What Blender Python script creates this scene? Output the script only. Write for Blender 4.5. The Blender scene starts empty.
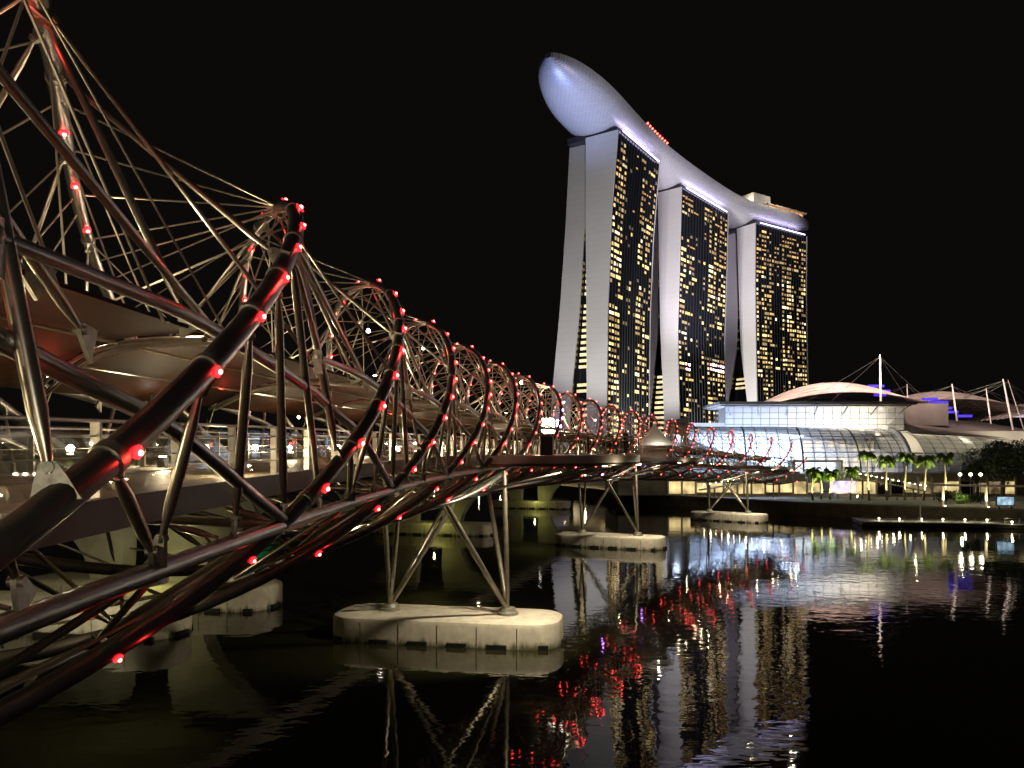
import bpy, bmesh, math, random
from mathutils import Vector, Matrix, noise
R = math.radians
sc = bpy.context.scene
col = sc.collection
# ------------------------------------------------------------------ camera, world, exposure
EYE = 12.4            # eye height above the water
F, CX, YH = 765.4, 512.0, 462.0
cam = bpy.data.objects.new('camera', bpy.data.cameras.new('camera'))
col.objects.link(cam); sc.camera = cam
cam.location = (0, 0, EYE); cam.rotation_euler = (R(90), 0, 0)
cam.data.sensor_width = 36; cam.data.lens = F / 1024 * 36
cam.data.shift_y = (YH - 384) / 1024
cam.data.clip_start = 0.1; cam.data.clip_end = 9000
wd = bpy.data.worlds.new('World'); sc.world = wd; wd.use_nodes = True
nt = wd.node_tree; bg = nt.nodes['Background']
sky = nt.nodes.new('ShaderNodeTexSky'); sky.sky_type = 'NISHITA'; sky.sun_disc = False
sky.sun_elevation = R(-8); sky.sun_rotation = R(200)
glow = nt.nodes.new('ShaderNodeMixRGB'); glow.blend_type = 'ADD'; glow.inputs[0].default_value = 1
glow.inputs[2].default_value = (0.0027, 0.0024, 0.0021, 1)       # city glow on the night sky
sm = nt.nodes.new('ShaderNodeMixRGB'); sm.blend_type = 'MULTIPLY'; sm.inputs[0].default_value = 1
sm.inputs[2].default_value = (0.05, 0.05, 0.05, 1)
nt.links.new(sky.outputs[0], sm.inputs[1]); nt.links.new(sm.outputs[0], glow.inputs[1])
nt.links.new(glow.outputs[0], bg.inputs[0]); bg.inputs[1].default_value = 1.0
sc.view_settings.view_transform = 'Standard'; sc.view_settings.look = 'None'
sc.view_settings.exposure = 0.3; sc.view_settings.gamma = 1
sc.cycles.use_denoising = True
sc.cycles.sample_clamp_indirect = 4
sc.cycles.max_bounces = 7; sc.cycles.transparent_max_bounces = 16
sc.cycles.caustics_reflective = False; sc.cycles.caustics_refractive = False

def lamp(kind, name, loc, watts, color, target=None, **kw):
    d = bpy.data.lights.new(name, kind); d.energy = watts; d.color = color
    for k, v in kw.items(): setattr(d, k, v)
    o = bpy.data.objects.new(name, d); col.objects.link(o); o.location = loc
    if target is not None:
        o.rotation_euler = (Vector(target) - Vector(loc)).to_track_quat('-Z', 'Y').to_euler()
    return o

# ------------------------------------------------------------------ materials
MATS = {}
def principled(name, color, rough=.5, metal=0., var=0.0, scale=1.0, bump=0.0, spec=.5, coat=0.):
    m = bpy.data.materials.new(name); m.use_nodes = True
    n = m.node_tree; b = n.nodes['Principled BSDF']
    b.inputs['Roughness'].default_value = rough; b.inputs['Metallic'].default_value = metal
    b.inputs['Specular IOR Level'].default_value = spec
    tc = n.nodes.new('ShaderNodeTexCoord')
    nz = n.nodes.new('ShaderNodeTexNoise'); nz.inputs['Scale'].default_value = scale; nz.inputs['Detail'].default_value = 5
    n.links.new(tc.outputs['Object'], nz.inputs['Vector'])
    rp = n.nodes.new('ShaderNodeValToRGB')
    lo = [max(0, c * (1 - var)) for c in color]; hi = [min(1, c * (1 + var)) for c in color]
    rp.color_ramp.elements[0].position = .3; rp.color_ramp.elements[0].color = (*lo, 1)
    rp.color_ramp.elements[1].position = .7; rp.color_ramp.elements[1].color = (*hi, 1)
    n.links.new(nz.outputs['Fac'], rp.inputs['Fac']); n.links.new(rp.outputs['Color'], b.inputs['Base Color'])
    if bump:
        bp = n.nodes.new('ShaderNodeBump'); bp.inputs['Strength'].default_value = bump; bp.inputs['Distance'].default_value = .05
        n.links.new(nz.outputs['Fac'], bp.inputs['Height']); n.links.new(bp.outputs['Normal'], b.inputs['Normal'])
    MATS[name] = m; return m
def emit(name, color, strength, var=0., scale=.5):
    m = bpy.data.materials.new(name); m.use_nodes = True
    n = m.node_tree; b = n.nodes['Principled BSDF']
    b.inputs['Base Color'].default_value = (*[min(.8, c * .3) for c in color], 1)
    b.inputs['Emission Color'].default_value = (*color, 1); b.inputs['Emission Strength'].default_value = strength
    if var:
        tc = n.nodes.new('ShaderNodeTexCoord'); nz = n.nodes.new('ShaderNodeTexNoise'); nz.inputs['Scale'].default_value = scale
        mr = n.nodes.new('ShaderNodeMapRange'); mr.inputs[1].default_value = .3; mr.inputs[2].default_value = .7
        mr.inputs[3].default_value = strength * (1 - var); mr.inputs[4].default_value = strength * (1 + var)
        n.links.new(tc.outputs['Object'], nz.inputs['Vector']); n.links.new(nz.outputs['Fac'], mr.inputs[0])
        n.links.new(mr.outputs[0], b.inputs['Emission Strength'])
    MATS[name] = m; return m
def glass(name, tint, gloss=.12, rough=.02):
    m = bpy.data.materials.new(name); m.use_nodes = True; n = m.node_tree
    n.nodes.remove(n.nodes['Principled BSDF'])
    out = [x for x in n.nodes if x.type == 'OUTPUT_MATERIAL'][0]
    t = n.nodes.new('ShaderNodeBsdfTransparent'); t.inputs[0].default_value = (*tint, 1)
    g = n.nodes.new('ShaderNodeBsdfGlossy'); g.inputs['Roughness'].default_value = rough; g.inputs[0].default_value = (.9, .9, .9, 1)
    fr = n.nodes.new('ShaderNodeFresnel'); fr.inputs[0].default_value = 1.45
    ad = n.nodes.new('ShaderNodeMath'); ad.operation = 'MULTIPLY'; ad.inputs[1].default_value = gloss * 8
    mx = n.nodes.new('ShaderNodeMixShader')
    n.links.new(fr.outputs[0], ad.inputs[0]); n.links.new(ad.outputs[0], mx.inputs[0])
    n.links.new(t.outputs[0], mx.inputs[1]); n.links.new(g.outputs[0], mx.inputs[2]); n.links.new(mx.outputs[0], out.inputs[0])
    MATS[name] = m; return m

principled('tube_steel', (.42, .41, .40), .33, .92, .15, 3)
principled('strut_steel', (.66, .61, .52), .30, .9, .14, 4)
principled('rod_steel', (.66, .60, .49), .36, .72, .1, 4)
principled('leg_steel', (.40, .36, .28), .34, .9, .2, 2)
principled('pod_panel', (.66, .63, .58), .35, .2, .12, .5)
principled('plate_steel', (.50, .50, .43), .45, .8, .25, 9, .2)
principled('rail_steel', (.55, .53, .48), .35, 1., .1, 4)
principled('deck_floor', (.30, .25, .19), .45, 0., .25, 1.2, .1)
principled('deck_fascia', (.46, .46, .50), .5, .2, .12, .7)
principled('canopy_mesh', (.060, .025, .014), .6, 0., .35, .8, 0, .08)
principled('pier_concrete', (.56, .52, .42), .85, 0., .16, 1.6, .15)
principled('rubber', (.012, .012, .012), .7, 0., .3, 5)
principled('road_concrete', (.36, .34, .29), .85, 0., .2, .5, .1)
principled('asphalt', (.05, .05, .05), .9, 0., .2, 3)
principled('fin_white', (.62, .60, .59), .6, 0., .05, .05)
principled('tower_glass', (.012, .014, .017), .12, .0, .2, .1, 0, .6)
principled('hull_metal', (.56, .55, .57), .45, .25, .05, .12)
principled('dark_metal', (.05, .05, .055), .5, .4, .2, 1)
principled('quay_stone', (.16, .14, .10), .9, 0., .3, .6, .3)
principled('paving', (.30, .26, .20), .8, 0., .2, .8)
principled('white_paint', (.75, .75, .74), .5, 0., .04, 1)
principled('wall_white', (.72, .70, .68), .7, 0., .06, .3)
principled('roof_grey', (.24, .22, .21), .7, .1, .12, .3)
principled('roof_pale', (.62, .55, .52), .55, .1, .08, .2)
principled('trunk', (.26, .22, .16), .9, 0., .25, 3, .3)
principled('bark_dark', (.07, .05, .035), .9, 0., .3, 4, .3)
principled('leaf_palm', (.12, .18, .04), .55, 0., .4, .8)
principled('leaf_dark', (.035, .055, .02), .6, 0., .5, .7)
principled('canvas', (.74, .70, .60), .8, 0., .06, 1)
principled('skin', (.42, .26, .18), .55, 0., .05, 8)
principled('hair', (.012, .010, .009), .5, 0., .2, 20)
principled('shirt_white', (.62, .62, .64), .85, 0., .06, 6)
principled('cloth_dark', (.02, .02, .025), .85, 0., .2, 6)
principled('cloth_blue', (.08, .10, .16), .85, 0., .2, 6)
glass('rail_glass', (.93, .95, .92), .028)
glass('vault_glass', (.86, .90, .92), .07)
def frit(m):
    n = m.node_tree; mx = [x for x in n.nodes if x.type == 'MIX_SHADER'][0]; src = mx.inputs[1].links[0].from_socket
    tl = n.nodes.new('ShaderNodeBsdfTranslucent'); tl.inputs[0].default_value = (.85, .86, .87, 1)
    m2 = n.nodes.new('ShaderNodeMixShader'); m2.inputs[0].default_value = .32
    n.links.new(src, m2.inputs[1]); n.links.new(tl.outputs[0], m2.inputs[2]); n.links.new(m2.outputs[0], mx.inputs[1])
frit(MATS['vault_glass'])
emit('led_core', (1.0, .085, .07), 26)
emit('led_lens', (1.0, .010, .013), 5.5)
emit('violet_core', (.55, .22, 1.0), 30)
emit('lamp_warm', (1.0, .80, .48), 26)
emit('globe_warm', (1.0, .82, .52), 7)
emit('lamp_white', (1.0, .90, .74), 40)
emit('flood_face', (1.0, .88, .66), 45)
emit('win_a', (1.0, .64, .22), .95, .5, .09)
emit('win_b', (1.0, .72, .30), 1.35, .3, .08)
emit('win_c', (1.0, .62, .26), .28, .6, .07)
emit('win_d', (1.0, .76, .38), .5, .5, .05)
emit('win_e', (1.0, .80, .46), 1.9, .3, .1)
emit('win_f', (1.0, .52, .18), .55, .4, .1)
emit('unlit_pane_sheen', (1.0, .74, .42), .045, .7, .1)  # faint glow given to unlit panes in place of a reflection
emit('pink_reflection', (1.0, .55, .56), 7.0, .9, .3)  # pink glow painted on panes in place of a facade reflection
emit('atrium_light', (1.0, .78, .42), .85, .5, .2)
emit('strip_violet', (.72, .66, 1.0), 3.2)
emit('red_beacon', (1.0, .05, .03), 14)
emit('blue_strip', (.09, .05, 1.0), .75)
emit('orange_glow', (1.0, .55, .25), 1.3, .6, .4)
emit('screen_blue', (.45, .68, .85), .6, .6, 1.2)
emit('screen_white', (.85, .72, .95), .9, .5, .4)
emit('teal_sign', (.05, .55, .42), .5, .7, .25)
emit('shop_light', (1.0, .76, .34), .62, .75, .28)
emit('shop_dim', (1.0, .72, .36), .16, .8, .4)
emit('entry_light', (.85, .92, 1.0), 2.2, .3, .2)

# ------------------------------------------------------------------ mesh helpers
class MB:
    def __init__(s): s.v = []; s.f = []; s.m = []
    def add(s, vs, fs, mi=0):
        o = len(s.v); s.v += [tuple(p) for p in vs]; s.f += [tuple(i + o for i in f) for f in fs]; s.m += [mi] * len(fs)
        return s
    def box(s, c, size, rz=0., mi=0, M=None):
        x, y, z = (q / 2 for q in size); c = Vector(c)
        vs = [Vector(p) for p in ((-x,-y,-z),(x,-y,-z),(x,y,-z),(-x,y,-z),(-x,-y,z),(x,-y,z),(x,y,z),(-x,y,z))]
        if M is None: M = Matrix.Rotation(rz, 3, 'Z')
        return s.add([c + M @ p for p in vs], [(0,3,2,1),(4,5,6,7),(0,1,5,4),(1,2,6,5),(2,3,7,6),(3,0,4,7)], mi)
    def tube(s, pts, rad, n=10, mi=0, cap=True):
        pts = [Vector(p) for p in pts]; k = len(pts)
        if not hasattr(rad, '__len__'): rad = [rad] * k
        ref = None; rings = []
        for i, p in enumerate(pts):
            t = (pts[min(i + 1, k - 1)] - pts[max(i - 1, 0)])
            if t.length < 1e-9: t = Vector((0, 0, 1))
            t.normalize()
            if ref is None:
                ref = Vector((0, 0, 1)) if abs(t.z) < .9 else Vector((1, 0, 0))
            u = ref - t * ref.dot(t)
            if u.length < 1e-6: u = t.orthogonal()
            u.normalize(); w = t.cross(u); ref = u
            rings.append([p + (u * math.cos(2*math.pi*j/n) + w * math.sin(2*math.pi*j/n)) * rad[i] for j in range(n)])
        vs = [q for r in rings for q in r]; fs = []
        for i in range(k - 1):
            for j in range(n):
                a = i*n + j; b = i*n + (j+1) % n; fs.append((a, b, b + n, a + n))
        if cap: fs += [tuple(reversed(range(n))), tuple(range((k-1)*n, k*n))]
        return s.add(vs, fs, mi)
    def lathe(s, c, prof, n=16, mi=0):
        c = Vector(c); vs = []; fs = []
        for r, z in prof:
            for j in range(n): vs.append(c + Vector((r*math.cos(2*math.pi*j/n), r*math.sin(2*math.pi*j/n), z)))
        for i in range(len(prof) - 1):
            for j in range(n):
                a = i*n + j; b = i*n + (j+1) % n; fs.append((a, b, b+n, a+n))
        fs += [tuple(reversed(range(n))), tuple(range((len(prof)-1)*n, len(prof)*n))]
        return s.add(vs, fs, mi)
    def ball(s, c, r, mi=0, n=8, m=6):
        prof = [(max(1e-4, r*math.sin(math.pi*i/m)), -r*math.cos(math.pi*i/m)) for i in range(m+1)]
        return s.lathe(c, prof, n, mi)
    def prism(s, poly, z0, z1, mi=0):
        n = len(poly)
        area = sum(poly[i][0]*poly[(i+1)%n][1]-poly[(i+1)%n][0]*poly[i][1] for i in range(n))
        if area < 0: poly = poly[::-1]
        vs = [(x, y, z0) for x, y in poly] + [(x, y, z1) for x, y in poly]
        fs = [tuple(reversed(range(n))), tuple(range(n, 2*n))] + [(i, (i+1) % n, n + (i+1) % n, n + i) for i in range(n)]
        return s.add(vs, fs, mi)
    def grid(s, rows, mi=0, closed=False):
        m = len(rows[0]); vs = [p for r in rows for p in r]; fs = []
        for i in range(len(rows)-1):
            for j in range(m if closed else m-1):
                a = i*m + j; b = i*m + (j+1) % m; fs.append((a, b, b+m, a+m))
        return s.add(vs, fs, mi)
    def center(s):
        n = len(s.v); return Vector((sum(p[0] for p in s.v)/n, sum(p[1] for p in s.v)/n, sum(p[2] for p in s.v)/n))
    def build(s, name, mats, parent=None, smooth=True, world=True):
        me = bpy.data.meshes.new(name)
        off = Vector((0,0,0))
        if parent is not None and world:
            q = parent
            while q is not None: off = off + q.location; q = q.parent
        me.from_pydata([tuple(Vector(p) - off) for p in s.v], [], s.f)
        if isinstance(mats, str): mats = [mats]
        for m in mats: me.materials.append(MATS[m])
        if len(mats) > 1: me.polygons.foreach_set('material_index', s.m)
        me.update()
        if smooth:
            me.polygons.foreach_set('use_smooth', [True]*len(me.polygons))
            try: me.set_sharp_from_angle(angle=R(38))
            except Exception: pass
        o = bpy.data.objects.new(name, me); col.objects.link(o)
        if parent is not None: o.parent = parent
        return o
def tag(o, label=None, cat=None, group=None, kind=None):
    if label: o['label'] = label
    if cat: o['category'] = cat
    if group: o['group'] = group
    if kind: o['kind'] = kind
    return o
def thing(name, loc, label, cat, group=None):
    o = bpy.data.objects.new(name, None); col.objects.link(o); o.location = loc; o.empty_display_size = .3
    return tag(o, label, cat, group)
def copy_tree(o, parent=None):
    c = o.copy(); col.objects.link(c)
    if parent is not None: c.parent = parent
    for ch in list(o.children): copy_tree(ch, c)
    return c
CAMP = Vector((0, 0, EYE))
def repeat_part(items, name, mats, parent, cap=100):
    """items: list of MB. The 100 nearest become parts of their own, the rest one part."""
    items = sorted(items, key=lambda m: (m.center() - CAMP).length * (1 if m.center().y > 2 else 50))
    for m in items[:cap]: m.build(name, mats, parent)
    rest = MB()
    for m in items[cap:]:
        o = len(rest.v); rest.v += m.v; rest.f += [tuple(i + o for i in f) for f in m.f]; rest.m += m.m
    if rest.v: tag(rest.build(name, mats, parent), kind='stuff')
def px(x, Y, y=None, z=None):
    """The point at distance Y that the photograph shows at pixel column x."""
    X = (x - CX) / F * Y
    if z is None: z = 0 if y is None else EYE + (YH - y) / F * Y
    return Vector((X, Y, z))
rnd = random.Random(7)

# ------------------------------------------------------------------ water and land
def water_mat():
    m = bpy.data.materials.new('water'); m.use_nodes = True; n = m.node_tree; b = n.nodes['Principled BSDF']
    b.inputs['Base Color'].default_value = (.016, .0155, .006, 1); b.inputs['Roughness'].default_value = .03
    b.inputs['IOR'].default_value = 1.33
    tc = n.nodes.new('ShaderNodeTexCoord')
    def nz(scale, sx, sy, det):
        mp = n.nodes.new('ShaderNodeMapping'); mp.inputs['Scale'].default_value = (sx, sy, 1); mp.inputs['Rotation'].default_value = (0, 0, R(12))
        t = n.nodes.new('ShaderNodeTexNoise'); t.inputs['Scale'].default_value = scale; t.inputs['Detail'].default_value = det
        n.links.new(tc.outputs['Object'], mp.inputs[0]); n.links.new(mp.outputs[0], t.inputs['Vector']); return t
    a = nz(.85, .8, 1.25, 2.0); c = nz(.16, .8, 1.3, 2); p = nz(.02, 1, 1.6, 2)
    mr = n.nodes.new('ShaderNodeMapRange'); mr.inputs[1].default_value = .35; mr.inputs[2].default_value = .65
    mr.inputs[3].default_value = .45; mr.inputs[4].default_value = 1.0
    n.links.new(p.outputs['Fac'], mr.inputs[0])
    mu = n.nodes.new('ShaderNodeMath'); mu.operation = 'MULTIPLY_ADD'; mu.inputs[1].default_value = 1.8
    n.links.new(c.outputs['Fac'], mu.inputs[0]); n.links.new(a.outputs['Fac'], mu.inputs[2])
    bp = n.nodes.new('ShaderNodeBump'); bp.inputs['Distance'].default_value = .017
    n.links.new(mr.outputs[0], bp.inputs['Strength']); n.links.new(mu.outputs[0], bp.inputs['Height'])
    n.links.new(bp.outputs['Normal'], b.inputs['Normal'])
    MATS['water'] = m
water_mat()
w = MB().add([(-4000, -600, 0), (4000, -600, 0), (4000, 7000, 0), (-4000, 7000, 0)], [(0, 1, 2, 3)]).build('water', 'water')
tag(w, kind='structure')
shore = [(3500, 60), (320, 118), (104, 151), (82, 165), (66, 181), (52, 204), (38, 233), (14, 330), (-40, 470), (-160, 640), (-900, 900), (-3500, 1100)]
PZ = 3.0
land = MB().prism([(x, y) for x, y in shore] + [(-3500, 6500), (3500, 6500)], -2, PZ)
tag(land.build('ground', 'paving', smooth=False), kind='structure')
quay = MB()
for (x0, y0), (x1, y1) in zip(shore[1:8], shore[2:9]):
    d = Vector((x1-x0, y1-y0, 0)); L = d.length; a = math.atan2(d.y, d.x)
    nrm = Vector((math.cos(a - math.pi/2), math.sin(a - math.pi/2), 0))
    if nrm.dot(Vector((-x0, -y0, 0))) < 0: nrm = -nrm
    c = Vector(((x0+x1)/2, (y0+y1)/2, 0)) + nrm*.3
    quay.box(c + Vector((0, 0, .75)), (L + .4, .7, 4.2), a)
    quay.box(c + Vector((0, 0, 2.98)) + nrm*.1, (L + .6, 1.0, .3), a, 1)
q = quay.build('quay_wall', ['quay_stone', 'paving'], smooth=False)
tag(q, 'dark stone quay wall with pale coping along the far bank of the bay', 'quay wall')

# ------------------------------------------------------------------ the double helix footbridge
A0, T0, K1, C0, C1, C2, SP, S0, PHN, K2 = -8.737, -.0239, .00377, 1.258, 3.816, -2.217, 10.03, 4.65, -.549, .00021
PITCH = 6 * SP
RO, RI = 5.4, 4.7
def th(s): return T0 + K1*s + K2*s*s/100
_ds = .25; _ax = {}
x, y = A0, -5.0; N = int(225/_ds)
tab = [(-5.0, x, y)]
for i in range(N):
    s = -5 + i*_ds; x += math.sin(th(s))*_ds; y += math.cos(th(s))*_ds; tab.append((s+_ds, x, y))
def axis(s):
    if s < -5: return A0 + (s+5)*math.sin(th(-5)), s, 
    i = min(int((s+5)/_ds), N-1); u = (s - tab[i][0])/_ds
    return tab[i][1]*(1-u) + tab[i+1][1]*u, tab[i][2]*(1-u) + tab[i+1][2]*u
def cz(s): return EYE + C0 + C1*s/100 + C2*s*s/10000
def PL(s, lat, h):
    a = axis(s); t = th(max(s, -5)); return Vector((a[0] + lat*math.cos(t), a[1] - lat*math.sin(t), cz(s) + h))
def PP(s, deg, r=RO): return PL(s, r*math.cos(R(deg)), r*math.sin(R(deg)))
def sT(k, deg): return S0 + k*SP + (R(deg) - PHN)/(2*math.pi)*PITCH      # where outer tube k reaches an angle
def TT(k, deg, r=RO): return PP(sT(k, deg), deg, r)
S_A, S_B = -14, 203
bridge = thing('footbridge', PL(0, 0, -2.2), 'long curved steel footbridge wrapped in spiralling tubes dotted with red lights', 'bridge')
def PHI_I(d):   # angle of an inner tube at distance d before its node on the edge chord
    pts = [(-24, 5.2), (-18, 4.4), (-15, 3.8), (-13.7, 2.5), (-11.3, -.5), (-8.8, -4.5), (-7.4, -8), (-5.5, -13), (-4, -18.5), (-2.3, -25), (0, -32.5)]
    for (a, b), (c, e) in zip(pts, pts[1:]):
        if d <= c: return b + (e-b)*(d-a)/(c-a)
    return -32.5
def IT(k, d, side=1):   # inner tube whose node is the node of outer tube k
    s = S0 + k*SP + d; p = PHI_I(d); r = 4.75 + .65*max(0, (d+7.5)/7.5)
    return PL(s, side*r*math.cos(R(p)), r*math.sin(R(p)))
KMAX = 18
near = lambda p: (p - CAMP).length
# outer tubes: one full turn each
for k in range(-5, KMAX + 4):
    pts = []; d = -100
    while d <= 260:
        s = sT(k, d)
        if S_A <= s <= S_B: pts.append(TT(k, d))
        d += 4 if k < 6 else 7
    if len(pts) > 3: MB().tube(pts, .155, 16 if k < 6 else 8).build('outer_tube', 'tube_steel', bridge)
# inner tubes on both sides
for side in (1, -1):
    for k in range(-1, KMAX + 4):
        pts = [IT(k, d, side) for d in [-18.5 + i*.74 for i in range(26)] if S_A < S0 + k*SP + d < S_B]
        if len(pts) > 3:
            it = MB().tube(pts, [.105 - .035*max(0, 1 - i/9) for i in range(len(pts))], 14 if k < 6 else 8).build('inner_tube', 'tube_steel', bridge)
            if k < 7 and side == 1 and len(pts) == 26:
                br = MB().box(pts[0] + Vector((0, 0, -.1)), (.16, .2, .5), .2); br.ball(pts[0], .12, 0, 10, 6); br.build('end_bracket', 'plate_steel', it)
# edge and bottom chords
for deg in (-33, -147, -74, -106):
    pts = [PP(S_A + i*2.5, deg, 5.42 if deg in (-33, -147) else 5.2) for i in range(int((S_B-S_A)/2.5)+1)]
    MB().tube(pts, .13 if deg in (-33, -147) else .11, 12).build('chord_tube', 'tube_steel', bridge)
# deck
rows = []; n = int((S_B + 4 - S_A)/2)
def sweep(sec, s0, s1, step=2.):
    k = max(1, int(round((s1-s0)/step))); rows = []
    for i in range(k+1):
        s = s0 + (s1-s0)*i/k; rows.append([PL(s, a, b) for a, b in sec])
    return rows
def strip(sec, s0, s1, step=2., mi=0, mb=None):
    mb = mb or MB(); rows = sweep(sec, s0, s1, step); mb.grid(rows, mi, True)
    m = len(sec); o = len(mb.v)
    mb.add(rows[0], [tuple(range(m))], mi); mb.add(rows[-1], [tuple(reversed(range(m)))], mi)
    return mb
DK = -2.2
strip([(-3.1, DK), (3.1, DK), (3.1, DK-.22), (-3.1, DK-.22)][::-1], S_A, S_B).build('deck', 'deck_floor', bridge)
for sd in (1, -1):
    a, b = 3.104*sd, 3.32*sd
    sec = [(a, DK+.05), (b, DK+.05), (b, DK-.42), (a, DK-.42)]
    strip(sec[::-1] if sd > 0 else sec, S_A, S_B).build('edge_beam', 'deck_fascia', bridge)
# railings: posts, rails, glass
rails = MB(); posts = []; panes = []
for sd in (1, -1):
    for h, r in ((1.14, .03), (.92, .018), (.62, .014), (.35, .014)):
        rails.tube([PL(S_A + i*2., 3.0*sd, DK+h) for i in range(int((S_B-S_A)/2)+1)], r, 6)
    s = S_A
    while s < S_B:
        m = MB(); p = PL(s, 3.0*sd, DK); a = -th(max(s, -5))
        m.box(p + Vector((0, 0, .56)), (.14, .07, 1.12), a); posts.append(m)
        s += 2.5
rails.build('handrail', 'rail_steel', bridge)
for sd in (1, -1):
    g = MB(); s = S_A
    while s < S_B - 2.5:
        g.grid([[PL(s+.06, 3.02*sd, DK+.12), PL(s+.06, 3.02*sd, DK+1.05)], [PL(s+2.44, 3.02*sd, DK+.12), PL(s+2.44, 3.02*sd, DK+1.05)]])
        s += 2.5
    g.build('glass_balustrade', 'rail_glass', bridge)
repeat_part(posts, 'rail_post', 'rail_steel', bridge)
# canopies: shallow arched panels between the inner tubes, ends cut on the slant
for k in range(-3, 20):
    s0 = k*10.0 + 2.0; s1 = s0 + 9.5
    rows = []; under = []
    for i in range(9):
        u = i/8; row = []; rw2 = []
        for j in range(13):
            v = j/12; lat = 4.35 - 8.7*v; s = s0 + (s1-s0)*u + (v*9.0 if True else 0)
            h = .30 + .45*math.sin(math.pi*v) - .25*v
            row.append(PL(s, lat, h)); rw2.append(PL(s, lat, h-.05))
        rows.append(row); under.append(rw2)
    if s1 + 9 > S_B or s0 < -30: continue
    m = MB().grid(rows); m.grid([r[::-1] for r in under])
    m.grid([rows[0][::-1], under[0][::-1]]); m.grid([rows[-1], under[-1]]) 
    m.grid([[r[0] for r in rows], [r[0] for r in under]]); m.grid([[r[-1] for r in rows][::-1], [r[-1] for r in under][::-1]])
    c = m.build('canopy_panel', 'canopy_mesh', bridge)
    ribs = MB()
    for u in (0, 8): ribs.tube([p + Vector((0, 0, -.09)) for p in under[u]], .05, 6)
    for j in (4, 8): ribs.tube([r[j] + Vector((0, 0, -.09)) for r in under], .03, 6)
    ribs.build('canopy_rib', 'strut_steel', c)
# struts and rods
struts, rods, gussets, leds, violets = [], [], [], [], []
def strut(a, b, r=.07, lst=None, plate=True):
    a, b = Vector(a), Vector(b); L = (b-a).length
    if L < .6: return
    mid = (a+b)/2
    if mid.y < 1.0: return
    m = MB(); t = (b-a)/L; e = min(.55, L*.2)
    if near(mid) < 45:
        m.tube([a + t*.25, a + t*(.25+.1), a + t*(.25+e), b - t*(.25+e), b - t*.35, b - t*.25], [r*.42, r*.5, r, r, r*.5, r*.42], 10)
        struts.append(m)
        if plate:
            for q, d in ((a, t), (b, -t)):
                if near(q) < 30:
                    g = MB(); ax = d.cross(Vector((0, 0, 1)));
                    if ax.length < .1: ax = Vector((1, 0, 0))
                    ax.normalize(); up = ax.cross(d); M = Matrix((d, ax, up)).transposed()
                    vs = []
                    for sx in (-.025, .025):
                        for (u, v) in ((.0, -.2), (.2, -.13), (.34, -.07), (.40, 0), (.34, .07), (.2, .13), (.0, .2)):
                            vs.append(q + d*u + up*v + ax*sx)
                    fs = [tuple(range(7))[::-1], tuple(range(7, 14))] + [(i, (i+1) % 7, 7+(i+1) % 7, 7+i) for i in range(7)]
                    g.add(vs, fs); g.tube([q + d*.31 - ax*.07, q + d*.31 + ax*.07], .05, 10)
                    gussets.append(g)
    else:
        m.tube([a, b], r, 6); struts.append(m)
def rod(a, b, r=.024):
    a, b = Vector(a), Vector(b); mid = (a+b)/2
    if (b-a).length < .4 or mid.y < .8: return
    m = MB().tube([a, b], r if near(mid) < 60 else r*1.25, 6); rods.append(m)
def ok(*ss): return all(S_A < s < S_B for s in ss)
def CH(s, far=False): return PP(s, -147 if far else -33, 5.42)
def EDGE(s, far=False): return PL(s, -4.4 if far else 4.4, .0 if far else .2)
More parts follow.
